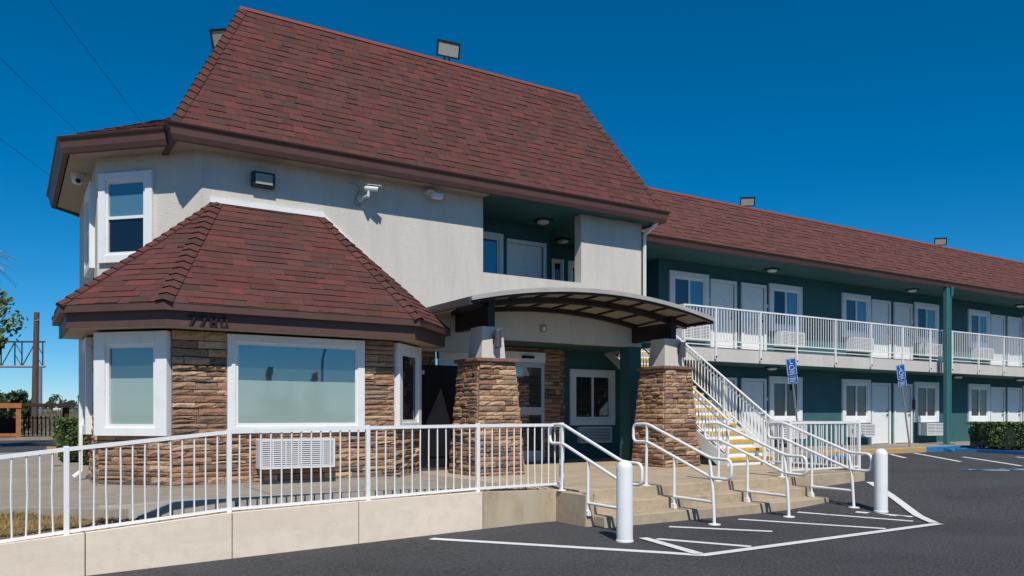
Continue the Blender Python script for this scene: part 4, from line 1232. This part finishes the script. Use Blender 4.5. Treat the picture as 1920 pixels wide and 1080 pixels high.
def bollard(x, y, label):
    z = lot_h(x, y) - 0.01
    t = thing('bollard', (x, y, z), label, 'bollard', 'white bollards before the steps')
    mb = MB(); r = 0.104; h = 1.04
    mb.lathe(x, y, [(r, z), (r, z + h - 0.10)] + [(r * math.cos(a), z + h - 0.10 + 0.10 * math.sin(a)) for a in (0.25, 0.5, 0.75, 1.0, 1.25, 1.45)], 28)
    mb.build('sleeve', white, t, smooth=True)
    mb = MB(); mb.lathe(x, y, [(0.112, z), (0.112, z + 0.03), (0.105, z + 0.036)], 28); mb.build('base_ring', white_rail, t, smooth=False)
bollard(6.60, 7.80, 'white round bollard in front of the left end of the steps')
bollard(12.0, 7.80, 'white round bollard in front of the right end of the steps')

# ================================================================== PARKING SIGNS
def parking_sign(x, y, lean, label):
    t = thing('parking_sign', (x, y, 0.59), label, 'sign', 'blue parking signs on leaning posts')
    z0, z1 = 0.59, 3.15
    top = V((x - lean, y, z1)); bot = V((x, y, z0))
    mb = MB(); mb.tube([bot, top], 0.026, 8); mb.build('pole', galv, t)
    ax = (top - bot).normalized(); sd = V((ax.z, 0, -ax.x))
    nn = V((0, -1, 0))
    # face turned towards the lot
    yaw = Matrix.Rotation(R(-20), 4, 'Z'); nn = yaw @ nn; sd = (yaw @ sd)
    def plate(c, w_, h_, nm):
        mb = MB(); mb.obox(c - sd * w_ / 2 - ax * h_ / 2 + nn * 0.03, sd * w_, nn * 0.006, ax * h_); mb.build(nm, signblue, t)
        mb = MB()
        for (a0, a1, b0, b1) in ((-0.46, 0.46, 0.455, 0.475), (-0.46, 0.46, -0.475, -0.455), (-0.47, -0.44, -0.455, 0.455), (0.44, 0.47, -0.455, 0.455)):
            mb.obox(c + sd * w_ * a0 + ax * h_ * b0 + nn * 0.037, sd * w_ * (a1 - a0), nn * 0.002, ax * h_ * (b1 - b0))
        mb.build('sign_border', white, t)
    c1 = bot + ax * ((top - bot).length - 0.22); c2 = bot + ax * ((top - bot).length - 0.58)
    plate(c1, 0.31, 0.46, 'sign_plate'); plate(c2, 0.31, 0.20, 'lower_sign_plate')
    def P3(a, b): return c1 + sd * a + ax * b + nn * 0.042
    mb = MB()
    ring = [P3(-0.01 + 0.065 * math.cos(q), -0.03 + 0.065 * math.sin(q)) for q in [math.pi * (0.62 + 1.25 * k / 12) for k in range(13)]]
    mb.tube(ring, 0.008, 5)
    mb.tube([P3(-0.035, 0.135), P3(-0.025, 0.03), P3(0.045, 0.03), P3(0.075, -0.06), P3(0.1, -0.055)], 0.008, 5)
    mb.tube([P3(-0.03, 0.085), P3(0.035, 0.085)], 0.01, 5)
    mb.tube([P3(-0.04, 0.15), P3(-0.04, 0.178)], 0.018, 6)
    mb.build('wheelchair_symbol', white, t)
    for cc_, b, a0, a1 in ((c1, -0.135, -0.09, 0.09), (c1, -0.175, -0.06, 0.06), (c2, 0.03, -0.10, 0.10), (c2, -0.01, -0.08, 0.08), (c2, -0.05, -0.10, 0.06)):
        mb = MB(); mb.obox(cc_ + sd * a0 + ax * b + nn * 0.037, sd * (a1 - a0), nn * 0.002, ax * 0.010); mb.build('small_print', white, t)
parking_sign(18.75, 14.62, 0.45, 'blue wheelchair parking sign on a leaning post nearest the stairs')
parking_sign(24.0, 14.62, 0.55, 'blue wheelchair parking sign on a leaning post beside the teal post')
t = mb = MB(); mb.obox((25.2, 13.93, 0.43), (1.35, 0, 0), (0, 0.16, 0), (0, 0, 0.11)); o = mb.build('wheel_stop', bluepaint, bevel=0.03)
tag(o, 'blue painted wheel stop on the asphalt in front of the teal post', 'wheel stop')
mb = MB(); mb.obox((18.2, 13.75, 0.37), (1.7, 0, 0), (0, 0.16, 0), (0, 0, 0.12)); o = mb.build('wheel_stop', bluepaint, bevel=0.03)
tag(o, 'blue painted wheel stop seen through the porch railing', 'wheel stop')
mb = MB(); mb.box(27.46, 27.57, WV - 0.11, WV - 0.002, 1.80, 2.14); o = mb.build('extinguisher_box', mat('red paint', (0.09, 0.015, 0.018), 0.5), bevel=0.01)
tag(o, 'small dark red extinguisher box on the wall behind the leaning parking sign', 'extinguisher')
mb = MB(); mb.box(29.75, 29.95, WV - 0.06, WV - 0.002, 0.95, 1.25); o = mb.build('outlet_box', teal_paint, bevel=0.01)
tag(o, 'small teal outlet box low on the wall right of the teal post', 'outlet box')

# ================================================================== PLANTS
def leaves(mb, n, shape, size, pal, inner=0.75):
    for _ in range(n):
        p = shape()
        a = V((random.gauss(0, 1), random.gauss(0, 1), random.gauss(0, 1))).normalized()
        b = a.orthogonal().normalized(); c = a.cross(b)
        s = size * random.uniform(0.6, 1.3)
        k = random.uniform(0.75, 1.25); t = random.choice(pal); t = tuple(q * k for q in t)
        mb.face([p - b * s, p + c * s * 0.5, p + b * s, p - c * s * 0.5], t)
GREEN = [(0.05, 0.09, 0.024), (0.065, 0.115, 0.03), (0.036, 0.062, 0.02), (0.10, 0.145, 0.04)]
LTGREEN = [(0.085, 0.14, 0.035), (0.11, 0.17, 0.045), (0.06, 0.10, 0.028), (0.15, 0.20, 0.055)]
DKGREEN = [(0.02, 0.042, 0.014), (0.03, 0.06, 0.02), (0.016, 0.032, 0.012), (0.05, 0.08, 0.025)]
YGREEN = [(0.16, 0.17, 0.03), (0.20, 0.17, 0.035), (0.10, 0.13, 0.025)]
def boxbush(name, cx, cy, z0, lx, ly, h, n, size, pal, label, rot=0.0, group=None, core=True):
    t = thing(name, (cx, cy, z0), label, 'bush' if h < 1.3 else 'hedge', group)
    ca, sa = math.cos(rot), math.sin(rot)
    def pos():
        # superellipsoid shell with some depth
        a = random.uniform(0, 2 * math.pi); zz = random.uniform(-0.92, 1)
        ex = 0.45
        rr = (1 - abs(zz) ** 3.2) ** (1 / 3.2)
        x = math.copysign(abs(math.cos(a)) ** ex, math.cos(a)) * rr; y = math.copysign(abs(math.sin(a)) ** ex, math.sin(a)) * rr
        if random.random() < 0.42: zz = abs(1.0 - 0.0 * zz); x = random.uniform(-0.97, 0.97); y = random.uniform(-0.97, 0.97); zz = 0.97
        f = random.uniform(0.86, 1.04) + 0.04 * math.sin(9 * x + 5 * zz) * math.sin(8 * y)
        X_, Y_ = x * f * lx / 2, y * f * ly / 2
        taper = 0.82 + 0.18 * (zz + 1) / 2
        return V((cx + (X_ * ca - Y_ * sa) * taper, cy + (X_ * sa + Y_ * ca) * taper, z0 + h * 0.5 + zz * f * h * 0.5))
    mb = MB(); leaves(mb, n, pos, size, pal); mb.build('crown', leafm, t)
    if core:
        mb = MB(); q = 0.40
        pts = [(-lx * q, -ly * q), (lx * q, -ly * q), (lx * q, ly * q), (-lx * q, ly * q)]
        mb.prism([(cx + (x * ca - y * sa), cy + (x * sa + y * ca)) for x, y in pts], z0 + 0.12, z0 + h * 0.86, (0.014, 0.024, 0.009)); mb.build('dark_core', leafm, t)  # solid block behind the leaves, inner shade put into its dark green
    for k in range(3):
        mb = MB(); a = k * 2.1; mb.tube([(cx + 0.1 * math.cos(a), cy + 0.1 * math.sin(a), z0 - 0.05), (cx + 0.25 * math.cos(a), cy + 0.25 * math.sin(a), z0 + h * 0.5)], [0.03, 0.015], 6); mb.build('stem', bark, t)
boxbush('boxwood_bush', 26.65, 13.25, 0.50, 1.55, 1.35, 0.86, 9000, 0.040, LTGREEN, 'clipped round green bush in the planter right of the teal post', R(-32))
boxbush('hedge', 1.7, 22.75, 0.40, 1.5, 2.6, 1.10, 12000, 0.045, LTGREEN, 'square clipped dark green hedge beside the stone bay at the left')
boxbush('shrub', 1.62, 20.6, 0.44, 0.55, 0.7, 0.95, 2200, 0.045, YGREEN, 'yellow green shrub between the dark hedge and the downspout', core=False)

def tree(name, x, y, z0, h, r, label, cat='tree', n=3500, size=0.16, pal=GREEN, trunk=0.14, crown0=0.35, clumps=26, group=None, conifer=False):
    t = thing(name, (x, y, z0), label, cat, group)
    mb = MB(); mb.tube([(x, y, z0 - 0.2), (x + 0.03 * h, y, z0 + h * 0.3), (x - 0.02 * h, y, z0 + h * 0.6), (x, y, z0 + h * 0.9)], [trunk, trunk * 0.8, trunk * 0.5, trunk * 0.15], 8); mb.build('trunk', bark, t)
    cl = []
    for k in range(clumps):
        if conifer:
            f = random.uniform(0, 1); rr = r * (1 - f) * random.uniform(0.5, 1); a = random.uniform(0, 6.28)
            c = V((x + rr * math.cos(a), y + rr * math.sin(a), z0 + h * lerp(crown0, 1.0, f))); cr = r * 0.32 * (1.15 - f)
        else:
            a = random.uniform(0, 6.28); rr = r * math.sqrt(random.random()) * 0.85; zz = random.uniform(-1, 1)
            k2 = math.sqrt(1 - zz * zz * 0.85)
            c = V((x + rr * k2 * math.cos(a), y + rr * k2 * math.sin(a), z0 + h * lerp(crown0, 1.0, (zz + 1) / 2))); cr = r * random.uniform(0.2, 0.36)
        cl.append((c, cr))
        if not conifer and k % 3 == 0:
            mb = MB(); s = V((x, y, z0 + h * lerp(0.25, 0.6, random.random()))); mb.tube([s, s.lerp(c, 0.6) + V((0, 0, 0.1)), c], [trunk * 0.4, trunk * 0.22, trunk * 0.08], 5); mb.build('limb', bark, t)
    def pos():
        c, cr = random.choice(cl)
        v = V((random.gauss(0, 1), random.gauss(0, 1), random.gauss(0, 0.8))).normalized() * cr * random.uniform(0.45, 1.05)
        return c + v
    mb = MB(); leaves(mb, n, pos, size, pal); mb.build('crown', leafm, t)
    return t
tree('roadside_tree', -2.0, 34.5, 0.4, 7.2, 2.2, 'leafy green tree cut off by the left edge of the picture', n=9000, size=0.11, crown0=0.35, clumps=40, pal=LTGREEN)
# pale dead palm fronds above the tree
pt_ = thing('palm_tree', (-1.1, 37.5, 0.4), 'palm with pale dry fronds behind the leafy tree at the left edge', 'palm')
mb = MB(); mb.tube([(-1.1, 37.5, 0.2), (-1.05, 37.5, 4), (-1.0, 37.5, 7.6)], [0.2, 0.17, 0.15], 10); mb.build('trunk', bark, pt_)
for k in range(22):
    a = k * 2.399; el = random.uniform(-0.3, 1.0); L = random.uniform(1.0, 1.5)
    pts = [V((-1.0, 37.5, 7.7))]
    for q in range(1, 7):
        f = q / 6
        pts.append(V((-1.0 + math.cos(a) * L * f * math.cos(el * (1 - f * 0.6)), 37.5 + math.sin(a) * L * f, 7.7 + L * (math.sin(el) * f - 0.55 * f * f))))
    mb = MB(); c = random.choice([(0.32, 0.28, 0.19), (0.42, 0.38, 0.28), (0.12, 0.14, 0.05)])
    for q in range(6):
        d_ = (pts[q + 1] - pts[q]).normalized(); s = d_.cross(Z).normalized()
        for sg in (-1, 1):
            for w_ in range(3):
                o = pts[q].lerp(pts[q + 1], w_ / 3)
                tip = o + s * sg * 0.32 * (1 - q / 8) + d_ * 0.16 - Z * 0.08
                mb.face([o, o + d_ * 0.035, tip], c)
    mb.build('frond', leafm, pt_)
# hedge-row of rough bushes behind the kiosk and far trees
for k, (x, y, h, r) in enumerate(((-1.6, 58, 3.2, 2.0), (0.2, 60, 2.7, 1.5), (-3.4, 57, 3.6, 2.2))):
    tree('roadside_bush', x, y, 0.3, h, r, ['rough green bush behind the orange kiosk, leftmost in view', 'rough green bush rising behind the middle of the orange kiosk', 'rough green bush at the very left edge behind the kiosk'][k], 'bush', n=2600, size=0.15, pal=DKGREEN, crown0=0.12, clumps=24, trunk=0.08, group='rough bushes behind the kiosk')
mb = MB()
for _ in range(14000):
    x = random.uniform(-60, 90); y = 250 + random.uniform(-8, 8) + 0.1 * x
    hh = 3.0 + 1.6 * math.sin(x * 0.21) + 1.1 * math.sin(x * 0.53 + 1) + 0.8 * math.sin(x * 1.3)
    z = 1.5 + random.random() ** 0.7 * max(1.0, hh)
    s = random.uniform(0.2, 0.5); k = random.uniform(0.6, 1.3); a = random.uniform(0, 3.1)
    mb.face([(x - s * math.cos(a), y - s * math.sin(a), z - s * 0.4), (x + s * math.cos(a), y + s * math.sin(a), z - s * 0.3), (x + s * 0.5 * math.cos(a), y + s * 0.5 * math.sin(a), z + s)], (0.04 * k, 0.065 * k, 0.028 * k))
o = mb.build('far_trees', leafm); o['kind'] = 'stuff'; o['label'] = 'far belt of trees beyond the raised road'; o['category'] = 'trees'

# ================================================================== LEFT BACKGROUND
struct(grid('verge', rng(-40, 60, 5), [46.2, 49, 54, 60, 75, 100, 130, 150], lambda u, v: 0.42 + 0.0 * v + 1.5 * sstep(60, 145, v) + 0.12 * math.sin(u * 0.9 + v * 0.7), dryearth))
mb = MB(); mb.box(-40, 40, 46.0, 46.25, 0.2, 0.50); struct(mb.build('kerb', concrete_g))
mb = MB(); mb.prism([(-80, 150), (160, 165), (160, 185), (-80, 170)], 1.0, 1.9); struct(mb.build('road', asphalt_old))
mb = MB(); mb.prism([(-80, 169), (160, 184), (160, 184.4), (-80, 169.4)], 1.9, 2.6); o = mb.build('road_barrier', concrete_g)
tag(o, 'low pale concrete barrier along the raised road in the distance', 'barrier')
mb = MB()
for _ in range(5200):
    x = random.uniform(-3, 14); y = random.uniform(64, 140); z = 0.42 + 1.5 * sstep(60, 145, y)
    s = random.uniform(0.15, 0.5); a = random.uniform(0, 6.28); k = random.uniform(0.6, 1.3)
    c = (0.15 * k, 0.125 * k, 0.085 * k) if random.random() < 0.75 else (0.07 * k, 0.085 * k, 0.035 * k)
    mb.face([(x - 0.12 * s, y, z), (x + 0.12 * s, y, z), (x + s * math.cos(a) * 0.6, y + s * math.sin(a) * 0.5, z + s * random.uniform(0.8, 2.2))], c)
o = mb.build('dry_brush', leafm); o['kind'] = 'stuff'; o['label'] = 'dry grey brown brush on the bank below the raised road'; o['category'] = 'brush'

up_ = thing('utility_pole', (1.40, 55.8, 0.4), 'brown wooden utility pole rising behind the orange kiosk', 'pole')
mb = MB(); mb.tube([(1.36, 55.8, 0.2), (1.40, 55.8, 4.0), (1.47, 55.8, 7.75)], [0.20, 0.18, 0.15], 12); mb.build('shaft', polewood, up_)
mb = MB(); mb.tube([(1.36, 55.66, 7.2), (1.60, 55.62, 7.3)], 0.03, 6); mb.build('bracket', galv, up_)
bb = thing('billboard_frame', (3.3, 116, 0.5), 'bare steel truss back of a billboard behind the utility pole', 'billboard')
mb = MB(); mb.tube([(3.25, 116.2, 0.3), (3.25, 116.2, 7.7)], 0.42, 14); mb.build('column', galv, bb)
steel = mat('dark steel', (0.03, 0.045, 0.075), 0.6)
bx0, bx1, bzl, bzh = -3.2, 3.95, 7.65, 10.75
byf = lambda x: 115.75 - (x - 3.9) * 0.63
def bar(a, b, nm, r=0.09):
    mb = MB(); mb.tube([a, b], r, 5); mb.build(nm, steel if nm != 'catwalk' else galv, bb)
bar((bx0, byf(bx0), bzh), (bx1, byf(bx1), bzh), 'top_chord', 0.11)
bar((bx0, byf(bx0), bzl), (bx1, byf(bx1), bzl), 'catwalk', 0.16)
for k in range(4):
    x = bx1 - 0.25 - k * 2.2
    for dx in (0, -0.75):
        bar((x + dx, byf(x + dx), bzl), (x + dx, byf(x + dx), bzh), 'upright')
    for q in range(2):
        bar((x, byf(x), bzl + 1.5 * q), (x - 0.75, byf(x - 0.75), bzl + 1.5 * (q + 1)), 'brace', 0.05)
    bar((x - 0.75, byf(x - 0.75), bzh), (x - 2.2, byf(x - 2.2), bzl), 'diagonal', 0.07)

kk = thing('timber_kiosk', (0.3, 48, 0.45), 'small orange timber kiosk with dark flat roof at the left edge', 'kiosk')
def kb(x0, x1, y0, y1, z0, z1, nm, m):
    mb = MB(); mb.box(x0, x1, y0, y1, z0, z1); mb.build(nm, m, kk)
for x in (-2.4, -0.95, 0.35):
    kb(x, x + 0.22, 48.0, 48.22, 0.45, 1.95, 'post', orangewood)
kb(2.55, 2.77, 48.6, 48.8, 0.45, 2.0, 'post', darkwood); kb(2.55, 2.77, 50.4, 50.6, 0.45, 2.0, 'post', darkwood)
kb(-2.5, 0.6, 47.96, 48.18, 1.955, 2.2, 'beam', orangewood); kb(-2.4, 0.57, 48.02, 48.2, 0.50, 0.66, 'sill_beam', orangewood)
kb(0.61, 2.95, 48.3, 50.9, 2.05, 2.2, 'roof', darkwood); kb(-2.5, 0.6, 48.185, 50.9, 2.06, 2.22, 'roof', darkwood)
for k in range(9):
    kb(0.72 + 0.2 * k, 0.78 + 0.2 * k, 50.5, 50.56, 0.45, 1.55, 'slat', darkwood)
kb(-2.4, 0.5, 50.6, 50.7, 0.45, 1.4, 'back_panel', darkwood); kb(0.6, 2.5, 50.58, 50.62, 1.4, 1.46, 'rail', darkwood)

cr = thing('distant_car', (12.2, 176, 1.9), 'dark distant car driving on the raised road', 'car')
def cbx(pts, z0, z1, nm, m):
    mb = MB(); mb.prism(pts, z0, z1); mb.build(nm, m, cr, bevel=0.12)
carpaint = mat('dark car paint', (0.03, 0.035, 0.045), 0.3)
cbx([(10.6, 174.6), (13.6, 174.9), (13.6, 176.7), (10.6, 176.4)], 2.25, 2.85, 'body', carpaint)
cbx([(11.1, 174.7), (13.3, 174.95), (13.3, 176.6), (11.1, 176.35)], 2.85, 3.4, 'cabin', glass_win)
for x in (11.1, 13.0):
    mb = MB(); mb.tube([(x, 174.5, 2.22), (x, 174.8, 2.22)], 0.32, 14); mb.build('wheel', blackflat, cr)
mb = MB(); mb.box(10.5, 10.6, 174.8, 175.2, 2.5, 2.7); mb.build('headlight', whiteplastic, cr)
t = thing('street_lamp', (6.9, 137, 1.8), 'thin distant street lamp beyond the dry bank', 'lamp')
mb = MB(); mb.tube([(6.9, 137.4, 1.7), (6.9, 137.4, 4.3), (6.6, 137.4, 4.6), (5.9, 137.4, 4.65)], 0.05, 6); mb.build('pole', galv, t)
mb = MB(); mb.box(5.5, 5.95, 137.3, 137.5, 4.58, 4.68); mb.build('lamp_head', greymetal, t)
t = thing('twin_pole_tower', (11.6, 170, 1.9), 'distant double pole frame above the raised road', 'pole')
for x in (11.2, 12.0):
    mb = MB(); mb.tube([(x, 170.5, 1.8), (x, 170.5, 5.4)], 0.09, 6); mb.build('pole', polewood, t)
mb = MB(); mb.box(10.9, 12.3, 170.4, 170.55, 4.9, 5.05); mb.build('crossarm', polewood, t)
mb = MB(); mb.box(6.2, 7.3, 148.2, 148.6, 1.9, 2.7); o = mb.build('roadside_cabinet', whiteplastic, bevel=0.03); tag(o, 'small pale utility cabinet at the edge of the raised road', 'cabinet')
mb = MB(); mb.box(0.72, 0.90, 20.3, 20.45, 0.74, 0.90); mb.tube([(0.86, 20.38, 0.46), (0.85, 20.38, 0.76)], 0.012, 6); o = mb.build('marker_stake', mat('tan board', (0.45, 0.26, 0.10), 0.8)); tag(o, 'small tan marker board on a stake in front of the hedge', 'marker')

# overhead wires
def wire(a, b, sag, label):
    a, b = V(a), V(b); mb = MB()
    pts = [a.lerp(b, k / 24) - Z * sag * 4 * (k / 24) * (1 - k / 24) for k in range(25)]
    mb.tube(pts, 0.013, 5); o = mb.build('overhead_wire', blackflat)
    tag(o, label, 'wire', 'overhead wires at the upper left')
def ext(p, q, f0, f1):
    p, q = V(p), V(q); return p + (q - p) * f0, p + (q - p) * f1
for (p, q, l) in (((1.926, 46.07, 22.35), (8.47, 65.58, 23.84), 'overhead wire reaching the top edge of the picture nearest the roof'), ((-0.33, 47.49, 19.73), (4.58, 68.03, 22.92), 'middle overhead wire crossing the left edge high above the tree'), ((-0.33, 47.49, 15.68), (3.06, 69.0, 19.52), 'lowest overhead wire crossing the left edge of the sky')):
    a, b = ext(p, q, -1.2, 2.4); wire(a, b, 0.3, l)

# across the street, behind the viewpoint: seen only as reflections in the glass
for k, (x, y, h) in enumerate(((11, -40, 3.4), (13.6, -41, 4.6), (18.3, -40, 5.4), (20.2, -41, 4.4), (22.5, -41, 5.2), (29, -42, 4.6), (8.5, -42, 4.2))):
    tree('street_conifer', x, y, -0.1, h, 1.2, ['dark conifer %s, mirrored in the bay window' % q for q in ('short one near the left of the row', 'third from the left of the row', 'tallest of the row', 'just left of the lot lamp', 'just right of the lot lamp', 'at the right end of the row', 'at the left end of the row')][k], n=900, size=0.3, pal=DKGREEN, crown0=0.15, clumps=30, conifer=True, group='conifers across the street')
t = thing('lot_lamp', (21.0, -34, -0.1), 'tall curved lot lamp mirrored in the bay window', 'lamp')
mb = MB(); mb.tube([(20.6, -34, -0.1), (20.8, -34, 6), (21.3, -34, 8.4), (22.3, -34, 9.2)], [0.12, 0.1, 0.08, 0.06], 8); mb.build('pole', galv, t)
mb = MB(); mb.box(22.1, 22.8, -34.15, -33.85, 9.1, 9.3); mb.build('lamp_head', greymetal, t)
t = thing('shop_building', (34, -22, 0), 'low orange shop across the lot, mirrored in the entrance door', 'building')
mb = MB(); mb.box(30, 44, -30, -22, -0.1, 4.2); mb.build('wall', orangewood, t)
mb = MB(); mb.box(29.8, 44.2, -30.2, -21.8, 4.2, 4.6); mb.build('parapet', darkwood, t)
